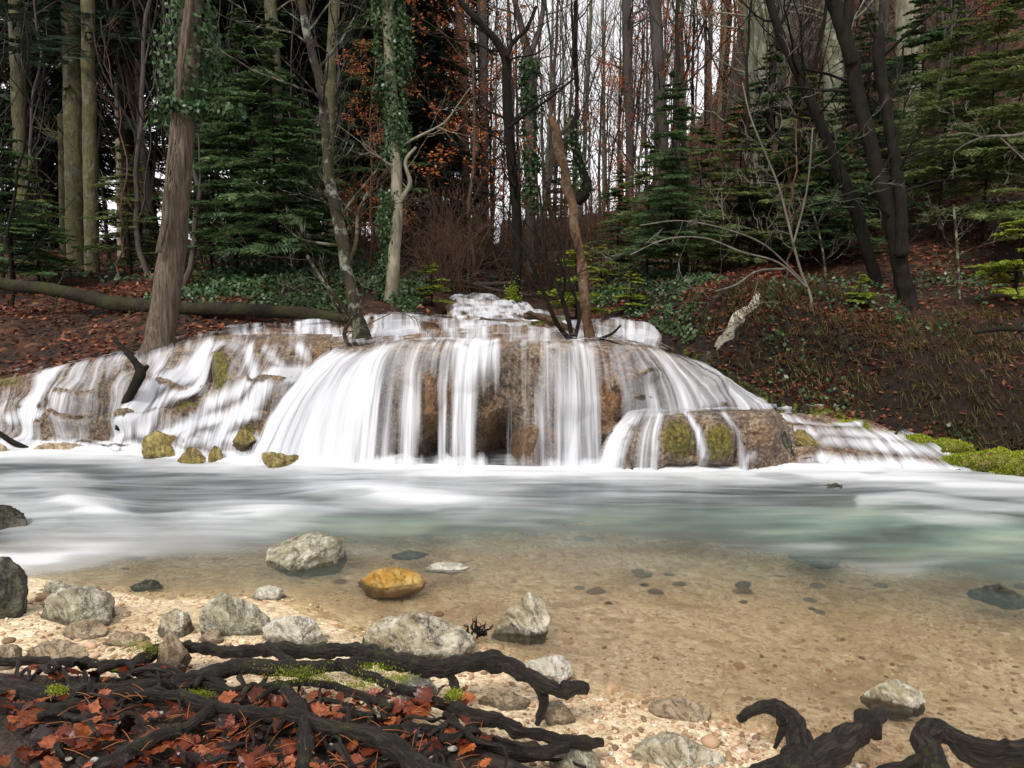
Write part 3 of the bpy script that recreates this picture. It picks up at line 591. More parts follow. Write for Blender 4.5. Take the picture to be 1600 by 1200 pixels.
rock_and_water('tufa_ledge', 'waterfall', rightL, 300, 130,
    lambda px, py, B, u, v: (.09 * fbm(B * 3, 4, .6) + .07 * np.abs(fbm(B * v3(7, 7, 3), 3)) + .1 * gau(px, py, 1055, 690, 24, 40) + .11 * gau(px, py, 1118, 690, 24, 40) + .08 * gau(px, py, 1190, 680, 24, 40) - .08 * gau(px, py, 1090, 700, 7, 50) - .07 * gau(px, py, 1152, 700, 7, 50) - .14 * ss(716, 734, py) * ss(1035, 1045, px) * ss(1150, 1140, px)) * ss(.12, .3, v),
    lambda px, py, B, u, v: strokes(px, py, SR) * ss(.0, .1, v),
    lambda px, py, B, u, v: {'moss': np.clip(1.1 * gau(px, py, 1057, 690, 24, 32) + 1.0 * gau(px, py, 1120, 700, 24, 34) - .8 * ss(718, 732, py), 0, 1), 'orange': .4 * gau(px, py, 1190, 690, 30, 40), 'grey': .6 * ss(1040, 1000, px) + .7 * ss(716, 732, py)},
    ('rounded mossy yellow tufa block at the right foot of the falls', 'thin white streams slipping over the mossy right block'), off=.01, seed=5)
# right shelves
shelf = [
 [(1150,616,7.2),(1160,626,7.05),(1175,638,6.95),(1195,652,6.7),(1215,668,6.5),(1228,695,6.15),(1238,732,5.85),(1240,748,5.83)],
 [(1205,620,7.15),(1215,629,7.02),(1230,640,6.92),(1255,655,6.7),(1280,672,6.48),(1300,698,6.15),(1320,733,5.85),(1322,750,5.83)],
 [(1260,630,7.05),(1268,637,6.98),(1285,646,6.88),(1315,658,6.68),(1345,674,6.45),(1375,700,6.12),(1400,734,5.85),(1405,752,5.83)],
 [(1310,640,6.9),(1325,648,6.85),(1345,656,6.75),(1375,666,6.6),(1400,678,6.42),(1440,702,6.12),(1490,735,5.83),(1500,754,5.8)],
 [(1370,664,6.7),(1390,670,6.62),(1410,678,6.5),(1435,688,6.38),(1462,700,6.22),(1510,722,5.95),(1590,742,5.75),(1620,765,5.7)],
 [(1430,690,6.4),(1450,696,6.32),(1475,704,6.2),(1500,712,6.1),(1530,722,5.98),(1590,738,5.8),(1700,755,5.6),(1760,790,5.5)],
]
SS_ = [(.75, 5, [(1160, 636), (1230, 640), (1280, 640)]), (.8, 6, [(1205, 655), (1280, 668), (1340, 668)]), (.8, 11, [(1240, 680), (1330, 682), (1420, 690)]), (.85, 13, [(1290, 694), (1400, 703), (1480, 712), (1600, 742)]),
       (1., 14, [(1300, 728), (1420, 732), (1620, 750)]), (.6, 8, [(1230, 648), (1215, 660), (1225, 672)]), (.8, 10, [(1235, 725), (1280, 722), (1380, 728)])]
rock_and_water('tufa_ledge', 'waterfall', shelf, 260, 130, lambda px, py, B, u, v: steps(B, .05, .05, 41) + .03 * fbm(B * 3, 3) + .04 * gau(px, py, 1300, 715, 60, 8),
    lambda px, py, B, u, v: strokes(px, py, SS_), lambda px, py, B, u, v: {'orange': .25 + 0 * px, 'moss': .7 * ss(.85, 1, u)},
    ('low ochre rock shelves stepping down beside the right bank', 'flat glassy rapids sliding over the right hand shelves'), off=.0, seed=8, wlift=.035, mclear=.4)
# middle tier and the small riser in front of it
def tier(pts, yb, yt, drop):
    out_ = []
    for (x, pyl, pyb, dy) in pts:
        out_.append([(x, pyl - 7, yb + dy + 1.2), (x, pyl - 3, yb + dy + .5), (x, pyl, yb + dy), (x, (pyl * 2 + pyb) / 3, yb + dy - .1), (x, (pyl + 2 * pyb) / 3, yb + dy - .2), (x, pyb, yb + dy - .33), (x, pyb + 8, yb + dy - .4)])
    return out_
midL = tier([(325, 528, 530, 0), (350, 519, 529, 0), (385, 512, 527, .1), (450, 508, 526, .1), (520, 502, 526, .1), (560, 501, 526, -.1), (610, 498, 526, -.2), (660, 500, 525, -.1), (700, 504, 523, .0), (760, 508, 521, .1), (830, 509, 521, .1), (890, 508, 523, -.0), (940, 507, 536, -.25), (985, 509, 544, -.35), (1008, 515, 545, -.3), (1022, 528, 547, -.3), (1036, 544, 549, -.3)], 8.7, 0, 0)
rock_and_water('tufa_ledge', 'waterfall', midL, 420, 90, lambda px, py, B, u, v: .13 * (np.abs(fbm(v3(B[..., 0] * 2.4, 0 * px, 5), 3)) - .12) * ss(.05, .2, v) + steps(B, .07, .045, 21) * ss(.15, .4, v) + .16 * fbm(v3(B[..., 0] * 1.8, B[..., 1], B[..., 2] * 2), 3) * ss(.1, .4, v) + .08 * np.abs(fbm(B * 5, 3)) * ss(.2, .5, v),
    lambda px, py, B, u, v: (.58 + 1.3 * fbm(v3(px * .022, py * .02, 4), 3) + .25 * gau(px, py, 1000, 530, 30, 30) + .3 * ss(.75, .92, v)) * ss(.1, .35, v) + (.3 + .5 * fbm(v3(px * .03, py * .3, 8), 3)) * ss(.4, .1, v),
    lambda px, py, B, u, v: {'orange': .5 + .5 * fbm(B * 4, 3), 'grey': .3 * ss(.4, .6, v)},
    ('low tufa step behind the upper terrace with water running over it', 'low white curtain along the second step of the falls'), off=.015, seed=11, wlift=.04, mclear=.2)
frontL = tier([(600, 531, 535, -.2), (640, 525, 534, -.2), (690, 519, 534, -.1), (740, 517, 534, -.3), (800, 515, 534, -.4), (860, 518, 534, -.3), (900, 522, 535, -.2), (930, 531, 536, -.2)], 8.0, 0, 0)
rock_and_water('tufa_ledge', 'waterfall', frontL, 160, 50, lambda px, py, B, u, v: .06 * fbm(B * 3, 3) + .08 * (np.abs(fbm(v3(B[..., 0] * 3, 0 * px, 15), 3)) - .1), lambda px, py, B, u, v: .5 + 1. * fbm(v3(px * .03, 0 * px, 9), 3) - .1 * ss(.4, .2, v),
    lambda px, py, B, u, v: {'orange': .5 + 0 * px}, ('small brown step on the terrace just above the central lip', 'short fringe of water over the small terrace step'), off=.01, seed=13)
farL = []
for x0, x1, y0, yb_ in [(694, 702, 464, 500), (712, 715, 462, 501), (735, 742, 463, 502), (762, 775, 466, 503), (785, 812, 471, 503), (805, 850, 478, 502), (830, 890, 487, 501)]:
    r = []
    for k, (f, Yk) in enumerate([(0, 13.5), (.08, 12.2), (.3, 11.2), (.42, 10.9), (.62, 10.1), (.74, 9.9), (.95, 9.1), (1.1, 8.9)]):
        r.append((x0 + (x1 - x0) * f, y0 + (yb_ - y0) * f, Yk - (1.5 * (y0 - 462) / 25 if f < .9 else 0) * (1 - f)))
    farL.append(r)
rock_and_water('tufa_ledge', 'waterfall', farL, 200, 110, lambda px, py, B, u, v: .12 * fbm(B * 2.2, 3) + steps(B, .04, .09, 31) - .12 * (ss(.08, 0, u) + ss(.85, 1, u)),
    lambda px, py, B, u, v: (.72 + 1.3 * fbm(v3(px * .04, py * .14, 0), 3)) * ss(0, .08, u) * ss(1, .9, u) * ss(.0, .12, v), lambda px, py, B, u, v: {'orange': .4 + 0 * px},
    ('stepped rock chute upstream in the middle of the stream', 'white upstream rapids tumbling down in the gap between the trees'), off=.02, seed=17, wlift=.06, mclear=.6)
for (x0, x1, ya, yb_, Y, lab) in [(655, 700, 462, 474, 13.5, 'small white side trickle left of the upstream rapids'), (915, 945, 450, 474, 15, 'bright white patch of water behind the broken snag')]:
    ln = [[(x, ya, Y + .6), (x, ya + 2, Y), (x, (ya + yb_) / 2, Y - .3), (x, yb_, Y - .5)] for x in np.linspace(x0, x1, 4)]
    B, wd = sheet_grid(ln, 40, 20); a = Acc(); uu, vv = np.meshgrid(np.linspace(0, 1, 40), np.linspace(0, 1, 20)); a.add(B + .08 * fbm(B * 2, 3)[..., None] * np.array([0, -1, 1]), grid_faces(20, 40))
    tag(link('waterfall', a.mesh('waterfall', M['water'], True, np.stack([uu * wd, vv], -1).reshape(-1, 2), {'dens': .85 * ss(0, .2, uu) * ss(1, .8, uu)})), lab, 'waterfall')

# ------------------------------------------------------------------ pool surface
PF = [(.85, 14, [(0, 712), (150, 716), (300, 728), (480, 738), (700, 742), (1000, 748), (1240, 744), (1400, 742), (1700, 765)]), (.55, 10, [(180, 706), (380, 722)]),
      (.95, 16, [(1250, 740), (1400, 748), (1600, 768), (1800, 790)]), (.55, 11, [(1345, 786), (1420, 782), (1520, 792), (1620, 800)]), (.55, 12, [(1380, 800), (1500, 808), (1620, 812)]),
      (.72, 16, [(-60, 755), (60, 750), (180, 758)]), (.5, 10, [(60, 775), (200, 790)]), (.9, 17, [(60, 805), (110, 795), (160, 808), (220, 822)]), (.75, 14, [(200, 815), (330, 812), (450, 800), (560, 806)]),
      (.85, 14, [(470, 778), (560, 774), (660, 782), (800, 790)]), (.65, 16, [(400, 762), (520, 765), (700, 765), (900, 760)]), (.6, 20, [(-60, 830), (60, 838), (150, 850), (240, 846), (340, 836)]), (.85, 16, [(-80, 868), (40, 876), (110, 870), (200, 858)]),
      (.5, 22, [(240, 848), (360, 838), (520, 826)]), (.42, 20, [(620, 800), (800, 805), (960, 795)]), (.35, 14, [(900, 770), (1100, 780)]), (.6, 20, [(-100, 780), (0, 790), (80, 800)]), (.45, 16, [(300, 790), (450, 790)]), (.3, 16, [(1000, 850), (1200, 860), (1400, 850)]), (.3, 14, [(1250, 880), (1400, 890), (1600, 870)])]
def pool():
    xs = np.linspace(-6.5, 6.5, 520); ys = np.linspace(1.9, 7.0, 420); X, Y = np.meshgrid(xs, ys); px, py = proj(v3(X, Y, 0 * X))
    foam = np.maximum(strokes(px, py, PF[:4]), strokes(px, py + 7 * fbm(v3(X * .9, Y * 1.5, 2), 3), PF[4:], True) * .85)
    dist = Y - shore(X); bedz = H(X, Y, False)
    wn = fbm(v3(X * .7, Y * 2.2, 0), 3)
    # depth of milkiness follows distance from the shallow shore; the right side stays clear farther out
    lim = np.interp(px, [0, 400, 700, 900, 1100, 1300, 1600], [880, 880, 850, 850, 870, 900, 925])
    pyw = py + 26 * wn
    murk = .62 * ss(lim + 10, lim - 75, pyw) + .22 * ss(lim + 80, lim, pyw) + .25 * ss(lim - 40, lim - 110, pyw)
    foam = foam * (.85 + .6 * wn) * (1 - .25 * ss(.1, .3, fbm(v3(X * 1.6, Y * 3.5, 9), 3)))
    cave = np.maximum(gau(px, 0, 675, 0, 24, 1), ss(735, 755, px) * ss(865, 845, px)); ub = Y - baseline(X)
    foam = np.maximum(foam, (1.15 + .5 * wn) * ss(-.26, .0, ub) * ss(1500, 1300, px)) * (1 - .8 * ss(-.02, .08, ub) * cave)
    grey = np.clip(ss(820, 770, py) + .8 * ss(650, 300, px) * ss(900, 850, py), 0, 1)
    Z = .012 * fbm(v3(X * 1.2, Y * 3, 0), 3) * ss(3.2, 4.2, Y) + .05 * np.minimum(foam, 1) * ss(3.6, 4.3, Y)
    bumps = .03 * gau(px, py, 110, 797, 70, 18) + .012 * gau(px, py, 1420, 786, 90, 14) + .04 * gau(px, py, 560, 776, 100, 10)
    a = Acc(); a.add(v3(X, Y, Z + bumps), grid_faces(len(ys), len(xs)))
    o = link('water', a.mesh('water', M['pool'], True, None, {'foam': np.clip(foam, 0, 1.3), 'murk': np.clip(murk, 0, .95), 'grey': grey, 'blur': ss(.0, .25, dist)}))
    tag(o, kind='structure')
pool()

# ------------------------------------------------------------------ stones
def ico(sub):
    bm = __import__('bmesh').new(); __import__('bmesh').ops.create_icosphere(bm, subdivisions=sub, radius=1)
    v = np.array([x.co[:] for x in bm.verts]); f = np.array([[x.index for x in q.verts] for q in bm.faces]); bm.free(); return v, f
ICO = {k: ico(k) for k in (1, 2, 3, 5, 6)}
def rock_mesh(name, sx, sy, sz, seed, mat, sub=5, cuts=9, rough=.09, flatb=True):
    r = np.random.default_rng(seed); v, f = ICO[sub]; p = v.copy()
    for k in range(cuts):
        n = unit(r.normal(size=3) * np.array([1, 1, .8])); d = r.uniform(.55, .85); q = p @ n; p = p - np.outer(np.maximum(q - d, 0) * .92, n)
    p = p * (1 + rough * fbm(v * 1.6 + seed, 5, .55)[:, None] * 1.9 + .12 * (.25 - np.abs(fbm(v * 2.6 + seed, 4, .6)))[:, None])
    p /= np.abs(p).max(0); p = p * np.array([sx, sy, sz])
    p += unit(v) * (fbm(p * 34 + seed, 3) * .005 - np.abs(fbm(p * v3(11, 11, 22) + seed, 4, .6)) * .022 * (sx / .12) ** .5)[:, None]
    a = Acc(); a.add(p, None, f); return a.mesh(name, mat, True)
SSEED = 40
def stone(px, py0, py1, wpx, label, mat, z=0., rotz=None, depth=.8, name='stone', cat='stone', cuts=9, grp=None, sink=.25, flat=0):
    """px = centre, py0 top, py1 foot of the stone in the photo; z = height of the ground it sits on"""
    global SSEED; SSEED += 1
    foot = G(px, py1, z); sx = wpx / F * foot[1] * 1.03 / 2; Yc = foot[1] + sx * depth * .7
    top = P(px, py0, Yc); hgt = max(top[2] - z, .02); sz = hgt * 1.02
    o = link(name, rock_mesh(name, sx * 1.05, sx * depth, max(sz, .015), SSEED, M[mat], 5, cuts))
    o.location = (foot[0] * Yc / foot[1], Yc, z); tag(o, label, cat, grp)
    if mat == 'st_moss' and ('left cascade' in label or 'fall foot' in label or 'white apron' in label): o.location.y -= .12; o.scale = (.95, 1.1, .88)
    return o
stone(485, 835, 888, 132, 'angular grey stone standing in the shallows below the left cascade', 'st_grey', cuts=12)
stone(612, 888, 928, 110, 'bright orange stone in the shallow water', 'st_orange', z=-.03, cuts=6)
stone(695, 880, 897, 78, 'flat pale stone just breaking the water right of the orange stone', 'st_white', z=-.02, depth=.6)
stone(820, 922, 992, 106, 'upright pale craggy stone at the water edge above the root tip', 'st_spot', z=0, depth=.75, cuts=11)
stone(855, 1024, 1066, 84, 'whitish stone tucked behind the upturned root tip', 'st_white', z=.0)
stone(650, 958, 1030, 190, 'large blotched stone behind the thickest root', 'st_spot', z=.02, depth=.55, cuts=7)
stone(467, 958, 1008, 116, 'flat whitish slab left of the large blotched stone', 'st_white', z=.03, depth=.6, cuts=7)
stone(365, 928, 992, 126, 'grey-green lumpy stone on the gravel between two smaller ones', 'st_grey', z=.03, depth=.6)
stone(425, 916, 938, 62, 'small pale flat stone reaching into the water', 'st_white', z=0, depth=.6)
stone(276, 953, 992, 58, 'small blotched stone on the gravel beach between two broad ones', 'st_spot', z=.04, cuts=5)
stone(128, 915, 978, 132, 'broad grey-green stone on the left of the gravel beach', 'st_grey', z=.03, depth=.6, cuts=8)
stone(92, 908, 938, 80, 'low mossy stone behind the broad grey-green one', 'st_grey', z=.0, depth=.6)
stone(8, 872, 968, 92, 'big wet black boulder cut by the left edge', 'st_dark', z=.03)
stone(0, 788, 842, 84, 'black mossy rock standing in the fast water at the far left', 'st_dark', z=-.03)
stone(272, 985, 1036, 60, 'tan wedge of stone resting on the roots', 'st_tan', z=.16, depth=.6)
stone(90, 998, 1034, 118, 'flat tan slab beside the root mat on the left', 'st_tan', z=.05, depth=.5)
stone(200, 985, 1008, 74, 'flat sandy slab sunk in the gravel', 'st_tan', z=.04, depth=.6)
stone(128, 968, 996, 84, 'half buried sandy stone in front of the broad grey one', 'st_tan', z=.04, depth=.6)
stone(12, 1005, 1040, 54, 'rounded brown stone at the left edge above the roots', 'st_tan', z=.07)
stone(1396, 1058, 1108, 108, 'black and white stone alone in the clear right shallows', 'st_spot', z=-.02, depth=.7)
stone(1050, 1148, 1222, 186, 'big blotched stone at the bottom edge left of the forked root', 'st_spot', z=.0, depth=.6)
stone(896, 1155, 1215, 86, 'pale stone under the end of the lowest root', 'st_grey', z=.05)
stone(1066, 1092, 1134, 116, 'low tan stone half under water', 'st_tan', z=-.02, depth=.6)
stone(1562, 915, 952, 92, 'dark sunken stone near the right edge of the pool', 'st_dark', z=-.06)
stone(1275, 862, 890, 92, 'dim sunken stone in the green part of the pool', 'st_dark', z=-.08)
stone(1305, 756, 788, 84, 'dark boulder under the fast water on the right', 'st_dark', z=-.1)
stone(230, 908, 922, 52, 'small dark stone at the water line of the left beach', 'st_dark', z=-.01)
stone(870, 1096, 1130, 62, 'tan stone below the hooked root', 'st_tan', z=.03)
stone(788, 1076, 1102, 84, 'flat tan stone between the roots and the water', 'st_tan', z=.04, depth=.6)
stone(672, 826, 840, 40, 'small orange stone under the milky water', 'st_orange', z=-.06)
stone(640, 866, 876, 60, 'dark flat stone behind the orange one', 'st_dark', z=-.03)
stone(330, 985, 1002, 46, 'pinkish stone in front of the lumpy grey-green one', 'st_tan', z=.05)
stone(655, 1052, 1084, 70, 'pale stone showing below the thickest root', 'st_white', z=.06)
# boulders in the cascade
stone(268, 664, 714, 78, 'yellow-green mossy boulder at the foot of the left cascade', 'st_moss', z=0, depth=.7)
stone(308, 690, 724, 52, 'low mossy boulder right of the yellow-green one at the fall foot', 'st_moss', z=0)
stone(347, 688, 722, 26, 'narrow mossy rock between two threads of the left cascade', 'st_moss', z=0)
stone(444, 690, 730, 66, 'brown boulder with green edge alone at the foot of the white apron', 'st_moss', z=0)
stone(100, 690, 710, 90, 'long low ochre rock at the far left waterline', 'st_tan', z=0, depth=.4)
stone(0, 690, 712, 44, 'ochre rock cut by the left edge at the waterline', 'st_tan', z=0, depth=.5)
stone(388, 664, 690, 44, 'mossy knob in the middle of the left cascade', 'st_moss', z=.13)
stone(1257, 668, 702, 62, 'yellow mossy boulder on the right shelves', 'st_moss', z=.12, depth=.6)
stone(1190, 714, 740, 58, 'small ochre boulder at the foot of the mossy block', 'st_moss', z=0)
stone(1222, 672, 706, 40, 'dark wet rock knob at the right end of the mossy block', 'st_dark', z=.12)

# pebbles: loose gravel, too many to count
def pebbles():
    r = np.random.default_rng(5); n = 15000
    px = r.uniform(-60, 1660, n); py = 905 + 330 * r.uniform(0, 1, n) ** .75
    g = G(px, py, 0.02); x, y = g[:, 0], g[:, 1]; s = .0035 + .009 * r.uniform(0, 1, n) ** 3 + .02 * (r.uniform(0, 1, n) > .994)
    z = H(x, y) + s * .3; at = at_bed(x, y, z)['soil']; keep = (at < .3) & (fbm(v3(x * 2, y * 2, 0), 2) + r.uniform(-.3, .45, n) > -.12)
    sh = y < shore(x) + .25; keep &= sh | (r.uniform(0, 1, n) > .45)
    x, y, z, s = x[keep], y[keep], z[keep], s[keep]; n = len(x); v, f = ICO[2]; A = Acc()
    sc3 = np.stack([r.uniform(.8, 1.5, n), r.uniform(.7, 1.1, n), r.uniform(.35, .65, n)], -1) * s[:, None]; ang = r.uniform(0, 6.28, n)
    V = v[None] * (1 + .35 * fbm(v[None] * .9 + np.arange(n)[:, None, None] * 1.7, 2)[..., None]) * sc3[:, None]
    c, s_ = np.cos(ang)[:, None], np.sin(ang)[:, None]; V = np.stack([V[..., 0] * c - V[..., 1] * s_, V[..., 0] * s_ + V[..., 1] * c, V[..., 2]], -1) + v3(x, y, z)[:, None]
    A.add(V, None, (f[None] + np.arange(n)[:, None, None] * len(v)).reshape(-1, 3))
    t = NT('pebble'); g = t.n('ShaderNodeNewGeometry').outputs['Random Per Island']
    col = t.ramp(g, [(0., (.1, .06, .035)), (.2, (.3, .17, .09)), (.5, (.46, .3, .18)), (.8, (.56, .4, .27)), (1., (.72, .62, .5))])
    mat = t.done(t.pbr(t.mix(t.ramp(t.noise(t.coord(), 60, 4), [(.3, 0.), (.7, .4)]), col, (.25, .17, .1)), .6))
    tag(link('gravel', A.mesh('gravel', mat)), kind='stuff')
pebbles()

# ------------------------------------------------------------------ foreground roots
def root(paths, label, z0=.2, seed=0):
    """paths: list of [(px,py,rpx,(z))...]; first is the root itself, others fork from it"""
    first = None
    for k, pth in enumerate(paths):
        pts = []; rad = []
        for q in pth:
            z = q[3] if len(q) > 3 else z0
            g = G(q[0], q[1], z); pts.append(g); rad.append(q[2] / F * np.linalg.norm(g - np.array([0, 0, CAMZ])))
        n = max(40, len(pts) * 22); c = crom(np.column_stack([pts, rad]), n)
        cc = c[:, :3] + .022 * np.stack([fbm(c[:, :3] * 7 + j * 31 + seed, 4) for j in range(3)], -1)
        rr = np.maximum(c[:, 3], .003) * (1 + .22 * fbm(c[:, :3] * 16 + seed * 3, 3))
        # knobs
        kk = np.random.default_rng(seed + k); 
        for _ in range(len(pts) // 2): j = kk.integers(2, n - 2); rr *= 1 + .28 * np.exp(-((np.arange(n) - j) / 3.) ** 2)
        rr = rr * .88; A = Acc(); A.add(*tube(cc, rr, 28, .36, seed + k * 3, 30.))
        ll = np.r_[0, np.cumsum(np.linalg.norm(np.diff(cc, axis=0), axis=1))]; uvr = np.stack([np.tile(np.abs(np.linspace(-1, 1, 28)), n), np.repeat(ll, 28)], -1); uvr = np.concatenate([uvr, [[0, 0], [0, ll[-1]]]]) + seed
        me = A.mesh('root', M['root'], True, uvr)
        if first is None: first = link('tree_root', me); tag(first, label, 'tree root')
        else: link('root_fork', me, first)
    return first
root([[(300,1012,8,.17),(400,1017,10,.19),(490,1014,12,.2),(560,1020,11,.21),(610,1032,14,.21),(680,1040,15,.2),(740,1033,15,.2),(790,1036,14,.2),(822,1056,13,.18),(850,1074,12,.17),(885,1079,11,.17),(920,1071,10,.18)],
      [(842,1070,11,.17),(849,1100,8,.12),(836,1133,5,.07)]], 'thick black root whose knobbly tip reaches right over the gravel with a hooked spur', .2, 1)
root([[(-40,1068,14,.24),(80,1085,13,.24),(170,1078,12,.24),(250,1070,12,.24),(320,1056,12,.23),(380,1041,12,.23),(450,1046,12,.22),(520,1042,10,.21),(580,1030,10,.21)],
      [(470,1046,8,.22),(430,1020,7,.2),(400,1012,6,.19)]], 'long wavy root crossing from the left edge to the thick one', .24, 2)
root([[(190,1080,7,.25),(300,1094,9,.26),(360,1110,10,.26),(450,1120,11,.26),(520,1136,13,.26),(590,1160,15,.26),(640,1185,17,.26),(700,1225,18,.25)]], 'root running diagonally to the bottom edge through the leaves', .26, 3)
root([[(530,1038,8,.22),(590,1064,8,.22),(650,1084,8,.21),(700,1098,10,.2),(740,1116,12,.19),(790,1132,11,.17),(840,1148,9,.15),(900,1158,9,.13),(940,1158,7,.12)],
      [(700,1098,8,.2),(712,1065,7,.18),(700,1045,6,.18)]], 'root sloping down right to a blunt end above the gravel', .2, 4)
root([[(560,1150,7,.24),(640,1140,9,.22),(720,1150,11,.2),(790,1170,13,.18),(850,1176,12,.16),(890,1168,8,.14)], [(720,1150,9,.2),(690,1185,10,.2),(680,1215,11,.2)]], 'low black root at the bottom centre under the sloping one', .2, 5)
root([[(-30,1030,6,.15),(60,1036,6,.16),(140,1040,6,.17),(210,1036,9,.18),(250,1015,12,.18),(300,1008,9,.17)], [(200,1040,5,.18),(240,1055,5,.2),(300,1060,5,.22)]], 'thin root curling past the tan wedge stone', .17, 6)
root([[(130,1215,12,.27),(220,1166,11,.27),(290,1136,9,.27),(335,1106,8,.26)]], 'short root rising from the bottom left corner', .27, 7)
root([[(445,1075,9,.24),(462,1105,11,.25),(480,1155,12,.26),(465,1220,14,.26)]], 'knotted root dropping straight to the bottom edge', .26, 8)
root([[(300,1062,5,.23),(360,1075,5,.24),(440,1068,6,.24),(520,1072,6,.23),(570,1090,6,.23),(610,1110,6,.23)], [(440,1068,4,.24),(400,1095,4,.25)]], 'slender root among the leaves behind the diagonal one', .24, 9)
root([[(-30,1100,8,.25),(60,1108,8,.25),(140,1100,7,.25),(200,1086,7,.25)]], 'dark root below the long wavy one at the left edge', .25, 15)
root([[(1158,1122,7,.2),(1180,1106,9,.21),(1212,1102,11,.21),(1236,1116,14,.2),(1246,1150,17,.18),(1250,1182,20,.18),(1225,1225,22,.18)], [(1222,1118,8,.2),(1220,1148,5,.15),(1206,1170,3,.11)]], 'hooked black root arching like a swan neck at the lower right', .2, 10)
root([[(1378,1116,9,.2),(1350,1140,17,.2),(1310,1165,21,.19),(1262,1192,24,.18),(1170,1232,22,.17)]], 'thick blunt root slanting up right beside the hooked one', .19, 11)
root([[(1650,1160,13,.2),(1550,1171,12,.2),(1500,1157,14,.2),(1462,1142,15,.2),(1440,1162,15,.19),(1456,1188,20,.18),(1470,1235,22,.17)], [(1480,1150,10,.2),(1520,1185,10,.18),(1620,1190,10,.18)]], 'looping root in the bottom right corner', .2, 12)
root([[(1330,1225,8,.16),(1390,1200,8,.17),(1450,1190,9,.18)]], 'thin root joining the loop from the left', .17, 13)

def rootlets():
    r = np.random.default_rng(55)
    for k in range(70):
        px, py = r.uniform(0, 760), r.uniform(1030, 1195)
        if py < 1040 + (px - 300) * .12: continue
        L = r.uniform(60, 200); th = r.normal() * .35 + (0 if r.uniform() < .7 else 1.2); n_ = 6; pts = []; z = .2 + .07 * (py - 1030) / 170
        for i in range(n_): pts.append((px + math.cos(th) * L * i / 5 + r.normal() * 5, py + math.sin(th) * L * i / 5 * .6 + r.normal() * 6)); th += r.normal() * .25
        g = G(np.array(pts)[:, 0], np.array(pts)[:, 1], z); g[:, 2] = H(g[:, 0], g[:, 1]) + r.uniform(.01, .06, n_); c = crom(g, 50); ra = np.linspace(1, .35, 50) * r.uniform(.003, .013); A = Acc()
        c = c + .008 * np.stack([fbm(c * 14 + j * 9, 3) for j in range(3)], -1); A.add(*tube(c, ra * (1 + .3 * fbm(c * 30, 2)), 10, .3, k, 40)); uvr = np.concatenate([np.stack([np.tile(np.abs(np.linspace(-1, 1, 10)), 50) * .3, np.repeat(np.linspace(0, .3, 50), 10)], -1), [[0, 0], [0, 0]]]) + k
        tag(link('rootlet', A.mesh('rootlet', M['root'], True, uvr)), 'thin black rootlet woven between the thick roots', 'tree root', 'thin rootlets of the root mat')
rootlets()
# fallen leaves on the roots
def leaf_mesh(seed, mat):
    r = np.random.default_rng(seed); n = 13; t = np.linspace(0, 1, n); L = 1.; lob = .34 * np.sin(np.pi * t ** .8) * (1 + .22 * np.sin(t * 26 + seed)); cr = r.uniform(.15, .5)
    A = Acc(); rows = []
    for s in (-1, -.5, 0, .5, 1):
        rows.append(v3(t - .5, s * lob, cr * .35 * abs(s) ** 1.5 * lob + .12 * np.sin(t * 3 + seed) + .03 * r.normal(size=n)))
    V = np.stack(rows); A.add(V, grid_faces(5, n)); st = tube(v3(np.linspace(-.5, -.85, 5), 0 * np.arange(5), np.linspace(.12 * np.sin(seed), .05, 5)), .012, 4); A.add(*st)
    return A.mesh('fallen_leaf', mat, True)
def m_fl(name, a, b, rough=.35):
    t = NT(name); n = t.noise(t.coord(), 5, 5); oi = t.n('ShaderNodeObjectInfo').outputs['Random']; c = t.mix(oi, a, b); c = t.mix(t.ramp(n, [(.4, 0.), (.65, .7)]), c, tuple(x * .4 for x in a))
    return t.done(t.pbr(c, rough, None, .22))
FL = {'dark wine red': m_fl('wine_leaf', (.06, .012, .004), (.16, .03, .01)), 'orange brown': m_fl('orange_leaf', (.2, .05, .012), (.42, .12, .035)), 'russet': m_fl('russet_leaf', (.14, .034, .01), (.3, .09, .035)), 'near black': m_fl('black_leaf', (.015, .008, .008), (.04, .02, .018))}
def fleaves():
    r = np.random.default_rng(21); ms = {k: [leaf_mesh(s + 10 * i, m) for s in range(3)] for i, (k, m) in enumerate(FL.items())}; ks = list(FL); n = 0
    spots = [(r.uniform(0, 640), r.uniform(1085, 1205)) for _ in range(190)] + [(r.uniform(560, 730), r.uniform(1075, 1120)) for _ in range(26)] + [(r.uniform(20, 300), r.uniform(1040, 1065)) for _ in range(14)] + [(r.uniform(640, 760), r.uniform(1120, 1200)) for _ in range(16)] + [(r.uniform(60, 500), r.uniform(1130, 1205)) for _ in range(40)]
    pk = [.46, .1, .26, .18]
    for px, py in spots:
        k = ks[r.choice(4, p=pk)]; g = G(px, py, .26); z = hz(g[0], g[1]) + .02 + .025 * r.uniform()
        o = bpy.data.objects.new('fallen_leaf', ms[k][r.integers(3)]); COL.objects.link(o); g = G(px, py, z); o.location = g; s = r.uniform(.032, .078); o.scale = (s, s * r.uniform(.9, 1.3), s)
        o.rotation_euler = (r.normal() * .35, r.normal() * .35, r.uniform(0, 6.28)); tag(o, f'{k} fallen leaf lying among the black roots', 'leaf', f'{k} leaves among the roots')
fleaves()
